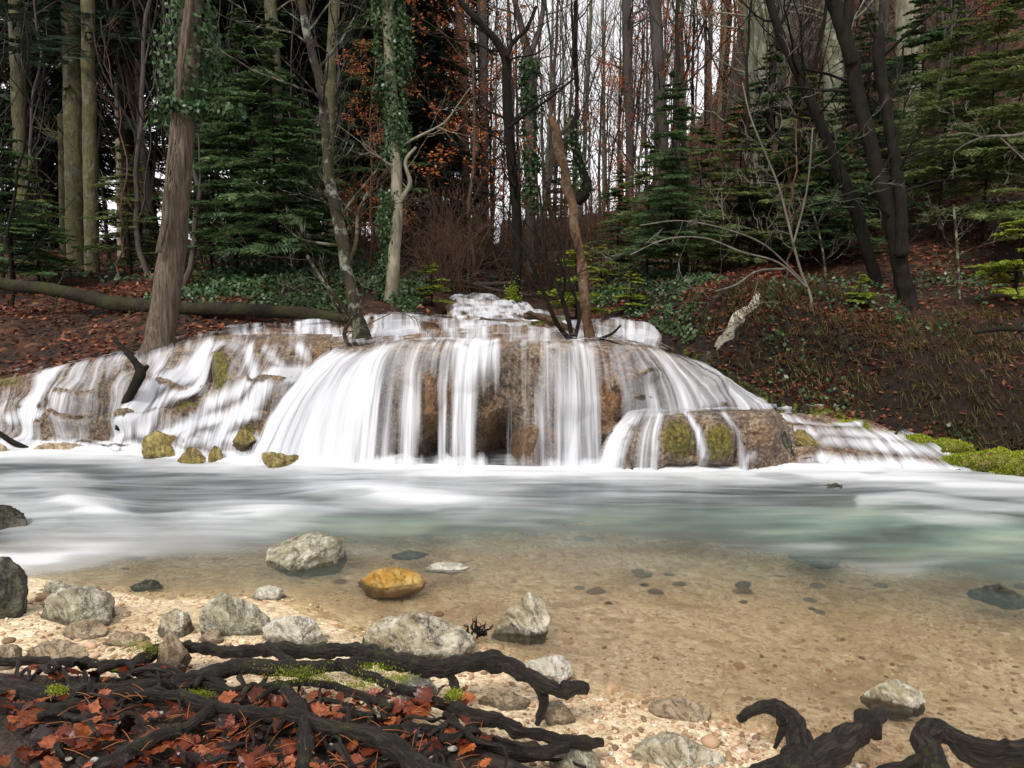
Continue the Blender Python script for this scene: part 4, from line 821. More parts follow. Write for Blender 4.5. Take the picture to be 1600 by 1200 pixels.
def needles():
    r = np.random.default_rng(22); A = Acc(); n = 120; px = r.uniform(60, 760, n); py = r.uniform(1070, 1205, n)
    for a, b in zip(px, py):
        g = G(a, b, .27); g[2] = hz(g[0], g[1]) + .045 + .02 * r.uniform(); th = r.uniform(0, 3.14); d = np.array([math.cos(th), math.sin(th), r.normal() * .2]) * r.uniform(.015, .04)
        A.add(*tube(np.array([g - d, g + d * .2 + np.array([0, 0, .004]), g + d]), .0011, 4))
    tag(link('needle_litter', A.mesh('needle_litter', m_fl('orange_needle', (.28, .09, .025), (.42, .17, .05)))), kind='stuff')
    A = Acc(); n = 60; px = r.uniform(60, 760, n); py = r.uniform(1060, 1205, n); v, f = ICO[2]
    for a, b in zip(px, py):
        g = G(a, b, .27); g[2] = hz(g[0], g[1]) + .02; s = r.uniform(.004, .011); A.add(v * s * (1 + .3 * fbm(v + a, 2)[:, None]) * np.array([1.3, 1, .7]) + g, None, f)
    tag(link('pebble_litter', A.mesh('pebble_litter', M['st_white'])), kind='stuff')
    # moss cushions on the roots
    A = Acc()
    for cx, cy, w_, h_, z in [(465, 1050, 60, 10, .25), (580, 1045, 35, 8, .23), (170, 1042, 22, 6, .19), (480, 1060, 70, 8, .25), (90, 1078, 16, 5, .27), (620, 1060, 25, 8, .22), (710, 1085, 16, 8, .21), (225, 1012, 30, 10, .2), (310, 1085, 20, 5, .26), (560, 1070, 40, 8, .23)]:
        m = 700; qx = cx + w_ * .5 * r.normal(size=m); qy = cy + h_ * .6 * r.normal(size=m); g = G(qx, qy, z + .0); g[:, 2] += .004 * r.normal(size=m)
        k = kites(g, np.array([0, 0, 1]) + .8 * rdir(m, r), rdir(m, r), r.uniform(.003, .007, m), .003); A.add(*k)
    tag(link('moss', A.mesh('moss', M['moss'], False)), kind='stuff')
needles()
#@TREES
# ------------------------------------------------------------------ vegetation builders
def grow(A, p, d, L, r0, lev, r, up=.25, tips=None, wig=.22, sides=5, nb=(7, 5, 4), ang=(35, 60), lenf=.5):
    n = max(4, int(5 + 5 * (lev > 0))); seg = L / (n - 1); pts = [p]; dd = d.copy()
    for i in range(n - 1):
        dd = unit(dd + wig * r.normal(size=3) * .6 + np.array([0, 0, up * .35])); pts.append(pts[-1] + dd * seg)
    pts = np.array(pts); rad = np.linspace(r0, r0 * .25, n); A.add(*tube(pts, rad, max(3, sides), cap=False))
    if tips is not None: tips.append(pts[n // 2:])
    if lev <= 0: return
    for k in range(nb[-lev] if lev <= len(nb) else nb[0]):
        t = r.uniform(.25, .97); i = min(int(t * (n - 1)), n - 2); q = pts[i] + (pts[i + 1] - pts[i]) * (t * (n - 1) - i); T_ = unit(pts[i + 1] - pts[i])
        a = R(r.uniform(*ang)); s = unit(np.cross(T_, r.normal(size=3))); nd = T_ * math.cos(a) + s * math.sin(a)
        grow(A, q, nd, L * lenf * r.uniform(.6, 1.2) * (1.15 - t * .6), max(r0 * (1 - .7 * t) * .5, .0035), lev - 1, r, up, tips, wig, 4 if lev > 1 else 3, nb, ang, lenf)
def bare_mesh(seed, Hh, r0, mat, zfirst=.22, nmain=16, wig=.03, fork=False, steep=True, lev=2, lean=0.):
    r = np.random.default_rng(seed); A = Acc(); n = 22; z = np.linspace(-.3, Hh, n); wx = np.cumsum(r.normal(size=n)) * wig; wy = np.cumsum(r.normal(size=n)) * wig
    pts = v3(wx + lean * z, wy, z); rad = r0 * (1 - .72 * (z + .3) / (Hh + .3)) * (1 + .5 * np.exp(-(z + .3) / .35)); A.add(*tube(pts, rad, 9, .06, seed)); tips = []
    for k in range(nmain):
        t = zfirst + (1 - zfirst) * ((k + r.uniform()) / nmain); i = min(int(t * (n - 1)), n - 2); az = r.uniform(0, 6.28); el = R(r.uniform(35, 70) if steep else r.uniform(5, 35))
        d = np.array([math.cos(az) * math.cos(el), math.sin(az) * math.cos(el), math.sin(el)]); L = Hh * r.uniform(.16, .34) * (1.25 - t * .6)
        grow(A, pts[i], d, L, rad[i] * r.uniform(.28, .5), lev, r, .3, tips, .2, 5, (5, 5) if lev == 2 else (4,), (25, 50), .5)
    if fork:
        i = int(n * .35); grow(A, pts[i], unit(np.array([r.normal() * .25, r.normal() * .25, 1])), Hh * .6, rad[i] * .75, 2, r, .3, tips, .1, 6, (6, 6), (25, 45), .4)
    return A.mesh('trunk', mat), tips
def tip_leaves(tips, n, seed, size=.07, spread=.12, flat=True):
    r = np.random.default_rng(seed); T_ = np.concatenate(tips); p = T_[r.integers(len(T_), size=n)] + r.normal(size=(n, 3)) * spread * np.array([1, 1, .35])
    nr = unit(np.array([0, 0, 1.]) + .6 * r.normal(size=(n, 3))); A = Acc(); A.add(*kites(p, rdir(n, r) * np.array([1, 1, .4]), nr, size * r.uniform(.7, 1.3, n), size * .6)); return A
def conifer(seed, Hh, z0, Lmax, nbr, r0, sub=False, droop=.3, tw=13, up=.1, lmin=.25, kw=.03, dens=1., profile=.8):
    """returns trunk Acc and foliage Acc; flat sprays on real branches"""
    r = np.random.default_rng(seed); At = Acc(); Af = Acc(); z = np.linspace(-.2, Hh, 14); wx = np.cumsum(r.normal(size=14)) * .012 * Hh / 5
    At.add(*tube(v3(wx, 0 * z, z), r0 * (1.02 - z / Hh * .97), 7, .05, seed))
    u = np.sort(r.uniform(0, 1, nbr)) ; zb = z0 + (Hh - z0) * u; L = (Lmax * (1 - u) ** profile + lmin) * r.uniform(.55, 1.12, nbr); az = r.uniform(0, 6.283, nbr)
    k = tw; t = np.linspace(.12, 1, k)[None]; dh = np.stack([np.cos(az), np.sin(az), 0 * az], -1); sd = np.stack([-np.sin(az), np.cos(az), 0 * az], -1)
    dr = droop * r.uniform(.6, 1.4, nbr)
    def axis(t): return np.stack([np.interp(zb, z, wx)[:, None] + dh[:, :1] * L[:, None] * t, dh[:, 1:2] * L[:, None] * t, zb[:, None] + L[:, None] * (up * t - dr[:, None] * t * t + .12 * dr[:, None] * t ** 4)], -1)
    tt = np.linspace(0, 1, 5)[None]; AX = axis(tt)
    for i in range(nbr): At.add(*tube(AX[i], np.linspace(.012 + r0 * .12, .003, 5) * (L[i] / Lmax) ** .4, 3, cap=False))
    Pp = axis(t)
    for s in (-1, 1):
        an = R(52) * r.uniform(.8, 1.15, (nbr, k)); d = dh[:, None] * np.cos(an)[..., None] + s * sd[:, None] * np.sin(an)[..., None]
        d = d + np.array([0, 0, -1]) * (dr * .55)[:, None, None] * r.uniform(.2, 1.3, (nbr, k))[..., None]
        tl = L[:, None] * (.42 * (1 - t) ** .8 + .1) * r.uniform(.65, 1.2, (nbr, k)); keep = (r.uniform(size=(nbr, k)) < dens).ravel()
        p = Pp.reshape(-1, 3)[keep]; dd = unit(d.reshape(-1, 3)[keep]); tl_ = tl.reshape(-1)[keep]; m = len(p); nr = unit(np.array([0, 0, 1.]) + .35 * r.normal(size=(m, 3)))
        if not sub:
            Af.add(*kites(p, dd, nr, tl_, np.minimum(.05 + tl_ * .16, kw * 3)))
            q = p + dd * (tl_ * .5)[:, None]
            for s2 in (-1, 1):
                d2 = unit(dd + s2 * .8 * np.cross(nr, dd) + .25 * r.normal(size=(m, 3))); Af.add(*kites(q, d2, nr, tl_ * .5, kw * 1.4))
        else:
            for f in np.linspace(.08, .95, 7):
                q = p + dd * (tl_ * f)[:, None]
                for s2 in (-1, 1):
                    d2 = unit(dd + s2 * 1.0 * np.cross(nr, dd) + .15 * r.normal(size=(m, 3)) + np.array([0, 0, -.12])); Af.add(*kites(q, d2, unit(nr + .3 * r.normal(size=(m, 3))), tl_ * .38 * (1.15 - f) + .022, kw))
            Af.add(*kites(p, dd, nr, tl_ * 1.05, kw * .6))
    return At, Af
def place(parts, x, y, z, rz, s, name, label, cat, group=None, lean=(0, 0)):
    e = empty(name, (x, y, z)); e.rotation_euler = (lean[0], lean[1], rz); e.scale = (s, s, s); tag(e, label, cat, group)
    for nm, me in parts: link(nm, me, e)
    return e
def px2x(px, Y): return P(px, 430, Y)[0]

# ---- the trees one can point at; drawn from their trunk lines, each at its own distance
def traced(paths, Ys, mat, label, name='tree', sides=16, rough=.1, extra=None, cat='tree', part='trunk', seed=0, twigs=0, tl=1.2, leafmat=None, nleaf=0):
    """paths: lists of (px,py,rpx); Ys: distance of each path's ends"""
    first = P(paths[0][0][0], paths[0][0][1], Ys[0][0]); e = empty(name, first); tag(e, label, cat)
    r = np.random.default_rng(seed + 99); tips = []
    for k, (pth, (Ya, Yb)) in enumerate(zip(paths, Ys)):
        q = np.array([(a[0], a[1]) for a in pth], float); yy = np.linspace(Ya, Yb, len(q)); w3 = P(q[:, 0], q[:, 1], yy); rad = np.array([a[2] for a in pth]) / F * yy
        n = max(14, len(q) * 9); c = crom(np.column_stack([w3, rad]), n); cc = c[:, :3] - first; A = Acc()
        cc = cc + (rad.max() * .16) * np.stack([fbm(c[:, :3] * 2.2 + j * 13 + seed, 3) for j in range(3)], -1)
        A.add(*tube(cc, c[:, 3] * (1 + .1 * fbm(c[:, :3] * 5 + seed, 3)), sides if rad.max() > .05 else 8, rough, seed + k, 9.))
        for _ in range(twigs if k == 0 else twigs // 3):
            i = r.integers(n // 4, n - 1); T_ = unit(cc[min(i + 1, n - 1)] - cc[i]); s_ = unit(np.cross(T_, r.normal(size=3))); grow(A, cc[i], unit(T_ * .5 + s_), tl * r.uniform(.4, 1.3), min(c[i, 3] * .3, .02), 2, r, .15, tips, .25, 4, (3, 4), (25, 60), .5)
        link(part if k == 0 else 'limb', A.mesh(part, M[mat]), e)
    if extra: extra(e, first)
    if nleaf and tips: link('leaves', tip_leaves(tips, nleaf, seed, .05, .05).mesh('leaves', M[leafmat], False), e)
    return e
def ivy_on(pth, Y, n, lo=.0, hi=.12, size=.055, name='ivy', mat='ivy', seed=0, clump=1.):
    def f(e, first):
        r = np.random.default_rng(seed); q = np.array(pth, float); w3 = P(q[:, 0], q[:, 1], Y); c = crom(np.column_stack([w3, q[:, 2] / F * Y]), 200); i = r.integers(200, size=n); az = r.uniform(0, 6.28, n)
        d = np.stack([np.cos(az), np.sin(az), .3 * r.normal(size=n)], -1); cl = np.clip(.5 + 1.6 * clump * fbm(c[i, :3] * 2.2 + d * .6, 3), 0.02, 1.6)
        p = c[i, :3] + d * (c[i, 3] + lo + hi * r.uniform(0, 1, n) * cl)[:, None] - first; k = r.uniform(size=n) < np.clip(cl * 1.1, .1, 1)
        p = p[k]; d = d[k]; m = len(p); A = Acc(); A.add(*kites(p, unit(np.array([0, 0, -1.]) + .8 * r.normal(size=(m, 3))), unit(d + .5 * r.normal(size=(m, 3))), size * r.uniform(.6, 1.3, m), size * .75))
        link(name, A.mesh(name, M[mat], False), e)
    return f
def multi(*fs): return lambda e, first: [f(e, first) for f in fs]
def vine(pth, Y, mat='oak'):
    def f(e, first):
        q = np.array(pth, float); w3 = P(q[:, 0], q[:, 1], Y); c = crom(np.column_stack([w3, q[:, 2] / F * Y]), 90); A = Acc()
        for k in range(3):
            o = .018 * np.stack([np.sin(np.arange(90) * .16 + k * 2.1), 0 * np.arange(90), .3 * np.cos(np.arange(90) * .2 + k)], -1); A.add(*tube(c[:, :3] + o - first, c[:, 3] * (.62 - .12 * k), 8, .3, k, 30))
        link('vine', A.mesh('vine', M[mat]), e)
    return f
def moss_base(cx, cy, w_, h_, Y, n=1500):
    def f(e, first):
        r = np.random.default_rng(9); q = P(cx + w_ * .5 * r.normal(size=n), cy + h_ * .5 * r.normal(size=n), Y - .03 * r.uniform(size=n)); A = Acc(); A.add(*kites(q - first, rdir(n, r) + np.array([0, -.5, .5]), rdir(n, r), .03, .014)); link('moss', A.mesh('moss', M['moss'], False), e)
    return f
bt = [(243,562,29),(250,530,23),(257,480,21.5),(267,400,20),(278,300,18),(286,200,17),(293,100,16),(300,0,16),(308,-150,15),(312,-350,14)]
traced([bt], [(7.75, 8.1)], 'oak', 'thick brown ridged trunk with a climbing vine standing at the head of the left cascade', sides=28, rough=.05, seed=1,
       extra=multi(vine([(247,395,5),(256,350,6),(262,290,6),(268,240,5),(272,190,5),(280,120,6),(292,30,6),(300,-60,6)], 7.68), vine([(262,300,2),(270,260,2.5),(276,220,2.5),(282,180,3),(276,140,3)], 7.66),
                   ivy_on([(262,195,24),(285,150,22),(296,60,22),(303,-60,22)], 7.95, 3200, 0, .2, .06, seed=2), ivy_on([(290,170,6),(330,165,5),(372,175,5)], 7.6, 900, 0, .16, .055, name='ivy_spray', seed=3, clump=.3), ivy_on([(280,160,5),(262,160,5)], 7.6, 400, 0, .14, .055, name='ivy_spray', seed=31, clump=.3)))
PN = [([(152,470,12),(146,440,11),(143,330,10.5),(140,200,10),(138,60,9.5),(136,-120,9),(134,-300,8)], 14.5, 'straight pine trunk with mossy bark behind the fallen log, front one of the close pair'),
      ([(122,452,15),(120,400,14.5),(118,250,15),(115,60,15.5),(112,-120,15),(110,-300,14)], 15.6, 'wider pine trunk just behind and left of the front one of the pair'),
      ([(38,400,9),(36,300,10),(30,160,10.5),(26,0,11),(22,-200,11)], 18, 'pine trunk near the left edge of the forest'),
      ([(102,440,6),(100,300,7),(98,180,7)], 19, 'dim trunk showing left of the pine pair'),
      ([(191,412,7),(189,340,6),(187,250,5.5),(184,120,5),(180,-60,5)], 19, 'slim pale grey trunk between the pines and the leaning brown trunk'),
      ([(436,330,11),(432,200,10.5),(428,100,10),(422,0,9),(416,-200,9)], 13, 'brown scaly conifer trunk above the young fir thicket'),
      ([(516,480,8),(516,380,8),(514,250,8),(517,100,7.5),(522,0,7),(526,-200,7)], 12.5, 'mossy yellow-brown trunk behind the crooked lichen tree')]
for k, (pth, Y, lab) in enumerate(PN): traced([pth], [(Y, Y + .3)], 'pine' if k != 4 else 'pale', lab, 'pine_tree', 12, .05, seed=20 + k, twigs=5, tl=1.2)
traced([[(572,556,17),(566,530,15),(558,500,12),(550,460,10),(541,420,9),(536,380,10),(527,340,9),(519,300,8.5),(512,250,7.5),(508,190,7),(500,130,6.5),(487,80,6),(474,20,5.5),(465,-60,5)], [(550,500,4),(530,470,3.5),(505,440,3),(480,400,2.5)], [(548,545,3.5),(538,520,3),(548,500,2),(556,490,2)], [(541,420,4),(556,380,3),(560,330,2.5),(575,300,2)]],
       [(7.35, 7.9), (7.5, 7.4), (7.3, 7.3), (7.5, 7.8)], 'lichen', 'crooked dark tree with lichen patches rising out of the upper terrace', sides=16, rough=.22, seed=4, twigs=16, tl=.9)
traced([[(606,492,10),(612,450,10),(616,400,9.5),(620,340,9),(620,280,8.5),(617,220,8),(612,150,9),(608,60,9),(604,-40,9),(600,-200,8)], [(614,335,4),(628,310,4),(640,290,3.5),(634,250,2.5),(650,230,2)]], [(9.8, 10.2), (9.9, 10)], 'pale', 'ivy covered tree whose lower trunk is bare and pale', sides=14, seed=5, twigs=8,
       extra=multi(ivy_on([(620,250,10),(614,150,14),(609,60,18),(603,-60,20),(600,-200,16)], 10.1, 15000, 0, .13, .055, seed=6, clump=.8), ivy_on([(597,490,4),(600,400,4),(604,300,5)], 9.9, 2200, 0, .12, .05, name='ivy_stem', seed=7)))
traced([[(800,478,9),(806,440,7.5),(809,380,7.5),(806,320,7.5),(800,260,7.5),(795,200,7.5),(791,140,7),(789,90,6.5),(775,65,6),(752,38,5),(728,12,4.5),(705,-20,4)], [(790,90,4),(802,66,3.5),(820,48,3),(838,10,2.5)], [(794,200,3),(820,180,2.5),(850,160,2),(900,120,1.6)]], [(11.5, 11.2), (11.2, 11.2), (11.2, 11)], 'black',
       'dark tree bending left at the top above the upstream rapids', seed=8, twigs=14, tl=1.3, extra=moss_base(800, 462, 12, 22, 11.4, 700))
traced([[(829,430,7),(828,330,7.5),(827,200,8),(826,90,7),(814,40,5),(800,-20,4),(790,-90,4)], [(826,90,5),(842,50,4),(850,0,3.5),(856,-60,3)]], [(16, 16), (16, 16)], 'grey', 'slender trunk sleeved in ivy behind the dark bending tree', seed=9, twigs=10, tl=2., extra=ivy_on([(829,330,6),(827,200,7),(826,95,7)], 16, 5200, 0, .12, .075, seed=10))
traced([[(923,545,10),(919,515,8),(914,470,7.5),(911,430,8.5),(906,395,6.5),(897,350,7.5),(895,320,6.5),(885,290,8.5),(882,262,6.5),(872,232,8.5),(870,205,7.5),(861,185,4),(859,160,1.5)], [(876,210,3),(886,200,2.5),(892,185,1.5)]], [(7.2, 7.9), (7.8, 7.8)], 'snag', 'broken brown snag standing on the upper terrace right of centre', 'dead_tree', sides=18, rough=.25, seed=11)
traced([[(900,315,9),(915,300,9),(906,255,6),(898,225,7),(893,180,3)]], [(12, 12)], 'black', 'twisted black ivy-hung stem just behind the snag top', seed=12, extra=ivy_on([(915,300,7),(898,225,9),(893,180,5)], 12, 900, 0, .12, .05, seed=13))
traced([[(895,535,4),(888,500,3.8),(876,460,3.4),(862,430,3),(850,390,2.6),(846,330,2.2),(842,290,1.5)], [(893,535,4),(870,505,3.8),(855,470,3.4),(838,430,3),(825,400,2.6),(800,360,2)], [(878,470,2.6),(882,430,2.2),(870,400,2)], [(897,535,3.2),(905,490,3),(890,440,2),(880,400,1.5)]], [(7.5, 7.9), (7.5, 7.2), (7.6, 7.5), (7.5, 7.7)], 'black', 'thin dark multi-stemmed shrub beside the snag foot', 'shrub', 8, cat='shrub', seed=14, twigs=16, tl=.6)
# right side
RT = [([(1208,290,15),(1203,240,14.5),(1196,120,14.5),(1188,0,14.5),(1182,-160,14)], 14, 'beech', 'stout pale grey beech trunk on the right slope, left of the black leaning tree'),
      ([(1182,300,10),(1182,200,10),(1176,60,11),(1168,-80,12)], 15, 'beech', 'grey beech trunk pressed close to the left of the stout one'),
      ([(1226,300,8),(1226,160,8),(1228,20,8.5),(1228,-120,8.5)], 16, 'beech', 'narrower beech trunk just right of the stout one'),
      ([(1300,420,13),(1302,300,14),(1304,160,15),(1300,40,14),(1298,-150,14)], 13, 'beech', 'mossy olive trunk behind the black leaning tree on the right'),
      ([(1424,300,15),(1423,180,17),(1419,60,17),(1415,-120,17)], 15, 'pale', 'pale straight trunk behind the twin black trunks'),
      ([(1500,190,10),(1500,100,9),(1498,0,9),(1495,-120,9)], 17, 'black', 'dark straight trunk between the orange leaves and the right edge'),
      ([(1573,120,9),(1574,60,9),(1574,-40,9),(1574,-140,9)], 18, 'pine', 'yellowish trunk at the top right corner'),
      ([(1545,150,6),(1545,60,6),(1548,-60,6)], 20, 'grey', 'thin grey trunk left of the yellowish corner trunk'),
      ([(1372,250,7),(1374,120,7),(1376,-60,7)], 19, 'beech', 'slim beech trunk seen between the twin black trunks'),
      ([(1040,330,8),(1034,200,9),(1026,60,9),(1018,-80,9)], 18, 'grey', 'dark trunk rising behind the tall fir on the right of centre'),
      ([(985,330,6),(984,200,6.5),(980,80,7),(978,-80,7)], 19, 'grey', 'straight dark trunk between the snag and the tall fir'),
      ([(757,380,6),(757,260,6.5),(756,120,6.5),(752,-60,6)], 20, 'grey', 'straight grey trunk among the orange leaves'),
      ([(728,400,6),(727,280,7),(722,120,7),(716,-60,7)], 18, 'red', 'reddish trunk left of the orange leaves')]
for k, (pth, Y, mt, lab) in enumerate(RT):
    q = list(pth); gx = P(q[0][0], 430, Y)[0]; gz = hz(gx, Y); gpx, gpy = proj(np.array([gx, Y, gz - .1])); 
    if gpy > q[0][1] + 5: q = [(q[0][0] + 2, float(gpy), q[0][2] * 1.15)] + q
    traced([q], [(Y, Y + .2)], mt, lab, 'tree', 14, .05, seed=40 + k, twigs=14, tl=2.)
def firm(p, Y):
    """extend a traced trunk down to the ground"""
    gx = P(p[0][0], p[0][1], Y)[0]; gz = hz(gx, Y); a, b = proj(np.array([gx, Y, gz - .08])); return [(float(a), float(b), p[0][2] * 1.15)] + p if b > p[0][1] else p
traced([firm([(1368,440,10),(1355,395,9),(1340,340,9),(1312,265,8.5),(1290,215,8),(1262,150,7.5),(1240,100,7),(1218,50,6.5),(1202,0,6),(1190,-50,5)], 8.6), [(1240,105,2.5),(1300,118,2),(1345,140,1.8),(1375,165,1.4)], [(1290,215,2.2),(1330,190,1.8),(1360,150,1.2)]], [(8.6, 8.8), (8.8, 8.4), (8.8, 8.5)], 'black', 'slim black tree leaning left across the right slope', seed=60, twigs=18, tl=1.1)
traced([firm([(1418,482,16),(1412,440,13),(1400,380,12),(1388,330,11.5),(1372,270,11),(1356,210,10.5),(1342,150,10.5),(1330,95,10.5),(1318,50,10.5),(1300,0,10),(1280,-60,10)], 7.9), [(1408,400,9.5),(1408,340,9),(1402,270,8.5),(1390,200,8),(1380,140,8),(1373,90,9),(1374,55,7),(1377,38,3)], [(1330,100,8),(1322,60,7),(1326,20,7),(1330,-40,6)], [(1378,70,3),(1362,50,2.5),(1352,20,2)], [(1385,170,2.5),(1405,120,2),(1412,70,1.5)]], [(7.9, 8.1), (7.85, 8.05), (8, 8), (8, 8), (8, 8)], 'black', 'forked black trunk with a broken reddish second stem on the right bank', sides=20, rough=.18, seed=61, twigs=14, tl=1.)
traced([firm([(1268,472,2.4),(1250,420,2.1),(1232,350,1.9),(1216,290,1.7),(1196,240,1.5),(1172,180,1.2),(1160,130,1.)], 7.6), [(1240,380,1.8),(1260,300,1.5),(1270,200,1.2)], [(1262,450,1.7),(1215,410,1.5),(1160,394,1.4),(1100,372,1.2),(1040,374,1.),(985,398,.8)], [(1255,440,1.6),(1190,380,1.4),(1130,357,1.3),(1060,345,1.1),(1000,352,.8)], [(1230,420,2),(1180,425,1.8),(1150,445,1.5),(1118,455,1.2)]], [(7.6, 8), (7.7, 7.9), (7.5, 6.9), (7.6, 7.1), (7.5, 7.2)], 'twig', 'pale thin-stemmed hazel with long arching twigs reaching over the stream', 'hazel_shrub', 6, cat='shrub', seed=62, twigs=14, tl=.7)
traced([[(1640,200,2.5),(1580,212,2.2),(1540,214,2),(1510,225,1.5),(1490,238,1)], [(1560,213,1.5),(1590,240,1.3),(1620,270,1.2)], [(1535,215,1.4),(1510,208,1),(1480,212,.8)]], [(6.5, 6.9), (6.8, 6.8), (6.8, 6.8)], 'twig', 'pale bare branch entering from the right edge', 'bare_branch', 6, cat='branch', seed=63, twigs=6, tl=.3)
for k, (pts, Y) in enumerate([([(1500,500,2.5),(1498,440,2.2),(1495,380,2),(1490,320,1.6)], 7.4), ([(1398,440,2.2),(1385,380,2),(1370,300,1.8),(1355,230,1.4)], 8.4), ([(1290,440,2),(1283,380,1.8),(1270,330,1.5)], 8.1)]):
    traced([firm(pts, Y)], [(Y, Y)], 'lichen', ['pale sapling stem on the right bank beyond the forked trunk', 'spotted sapling just left of the forked black trunk', 'thin sapling below the mossy olive trunk'][k], 'sapling', 6, seed=70 + k, twigs=10, tl=.6)
# logs, drift wood, dead branches
traced([[(-60,432,9),(0,443,9),(60,450,10),(110,458,10),(150,468,11),(185,475,12),(250,480,10.5),(330,483,10.5),(420,486,10),(500,492,9),(545,500,6)]], [(10.1, 8.6)], 'log', 'long mossy fallen trunk lying across the left bank', 'fallen_log', 14, .18, cat='log', part='log', seed=80, twigs=4, tl=.5)
traced([[(525,497,3),(590,496,3.5),(660,498,3.5),(705,497,3)]], [(8.95, 9.1)], 'snag', 'thin reddish pole lying behind the second step', 'fallen_pole', 8, cat='log', part='log', seed=81)
traced([[(820,494,5),(850,496,6),(880,510,6),(900,520,4)], [(835,495,4),(828,488,3),(822,490,2)]], [(8.3, 7.9), (8.2, 8.2)], 'snag', 'driftwood piece caught on the terrace left of the snag', 'driftwood', 8, .3, cat='driftwood', part='log', seed=82)
traced([[(920,527,4),(950,535,4),(975,543,4),(1000,547,2.5)], [(935,530,2.5),(958,520,2),(970,508,1.5)]], [(7.6, 7.3), (7.5, 7.5)], 'black', 'dark forked driftwood right of the snag foot', 'driftwood', 8, .3, cat='driftwood', part='log', seed=83)
traced([[(640,422,3),(700,436,3),(760,444,3.5),(820,440,3)], [(720,438,3),(780,455,3),(830,462,2)]], [(14.5, 14), (14, 13.5)], 'grey', 'grey fallen poles crossing behind the upstream rapids', 'fallen_pole', 8, cat='log', part='log', seed=84)
traced([[(188,672,7),(192,650,7.5),(196,632,7.5),(206,612,8),(214,596,8.5),(219,580,9),(212,566,6),(202,554,4.5),(190,541,3.5),(176,528,2.5)], [(217,586,7),(225,578,5.5),(231,571,3)]], [(6.45, 6.75), (6.65, 6.65)], 'black', 'twisted dark dead branch standing in the left cascade', 'dead_branch', 12, .35, cat='branch', seed=85)
traced([[(-30,655,3),(0,678,4),(18,690,4.5),(40,700,4),(62,710,3)]], [(6.5, 6.45)], 'black', 'bare crooked branch dipping into the pool at the left edge', 'dead_branch', 8, .2, cat='branch', seed=86)
traced([[(1179,716,1.8),(1166,698,2),(1153,680,2.2),(1150,676,3)]], [(5.72, 5.8)], 'log', 'short stick leaning on the right mossy block', 'dead_stick', 6, cat='branch', seed=87)
traced([[(1098,572,7),(1103,562,6),(1109,551,4)]], [(7.0, 7.0)], 'lichen', 'short mossy stub sticking up beside the right end of the main lip', 'stump', 10, .3, cat='stump', seed=88)
traced([[(1520,520,3),(1560,514,4),(1620,516,4)]], [(6.6, 6.4)], 'black', 'dark branch lying on the right bank near the edge of view', 'dead_branch', 8, .2, cat='branch', seed=89)
for k, (pts, Y) in enumerate([([(1200,600,1.8),(1235,588,2.2),(1262,600,2.5),(1290,612,2),(1330,610,1.5)], 7.2), ([(1230,560,1.5),(1250,585,2),(1275,600,2),(1320,640,1.6)], 7.1), ([(1390,690,2),(1420,650,1.5),(1445,600,1.2)], 6.3)]):
    traced([pts], [(Y, Y - .1)], 'log', ['pale root trailing along the dark undercut of the right bank', 'root hanging down the middle of the right bank', 'thin dry stem leaning at the mossy waterline on the right'][k], 'bank_root', 6, cat='root', seed=90 + k)

# ---- forest behind: individual copies sharing meshes
def far_variants():
    V = []
    for s, (Hh, r0, mt, fk) in enumerate([(17, .11, 'grey', False), (19, .13, 'grey', True), (15, .075, 'red', False), (18, .09, 'red', True), (14, .055, 'grey', False), (20, .15, 'beech', False), (16, .08, 'black', True), (13, .05, 'red', False)]):
        me, tips = bare_mesh(200 + s, Hh, r0, M[mt], .2, 15, .035, fk); V.append((me, tips))
    return V
FV = far_variants()
for me, _ in FV: pass
rr = np.random.default_rng(77); placed = []
def free(x, y, d):
    for a, b in placed:
        if (a - x) ** 2 + (b - y) ** 2 < d * d: return False
    placed.append((x, y)); return True
orange_me = [tip_leaves(FV[k][1], 1500, 300 + k, .085, .16).mesh('leaves', M['orange'], False) for k in (2, 4)]
nm = 0
for it in range(6000):
    if nm >= 150: break
    Y = 15 + 50 * rr.uniform() ** 1.1; px = rr.uniform(640, 1720) if rr.uniform() < .85 else rr.uniform(-100, 640); x = px2x(px, Y)
    if abs(x + .1 * 0) < 1.3 and Y < 24: continue
    if 640 < px < 1120 and (Y < 26 or rr.uniform() < .35): continue
    if not free(x, Y, .5 + Y * .012): continue
    k = rr.integers(len(FV)); z = hz(x, Y)
    place([('trunk', FV[k][0])], x, Y, z - .1, rr.uniform(0, 6.28), rr.uniform(.8, 1.15), 'bare_tree', 'slender leafless tree crowding the forest beyond the stream', 'tree', 'leafless trees of the far forest', (rr.normal() * .03, rr.normal() * .03)); nm += 1
for it in range(3000):
    if nm >= 235: break
    Y = 24 + 38 * rr.uniform(); px = rr.uniform(560, 1180) if it % 4 else rr.uniform(-60, 640); x = px2x(px, Y)
    if not free(x, Y, .45): continue
    k = (0, 2, 4, 6, 7)[rr.integers(5)]; s_ = rr.uniform(.75, 1.)
    place([('trunk', FV[k][0])], x, Y, hz(x, Y) - .1, rr.uniform(0, 6.28), s_, 'bare_tree', 'slender leafless tree crowding the forest beyond the stream', 'tree', 'leafless trees of the far forest', (rr.normal() * .03, rr.normal() * .03)); nm += 1
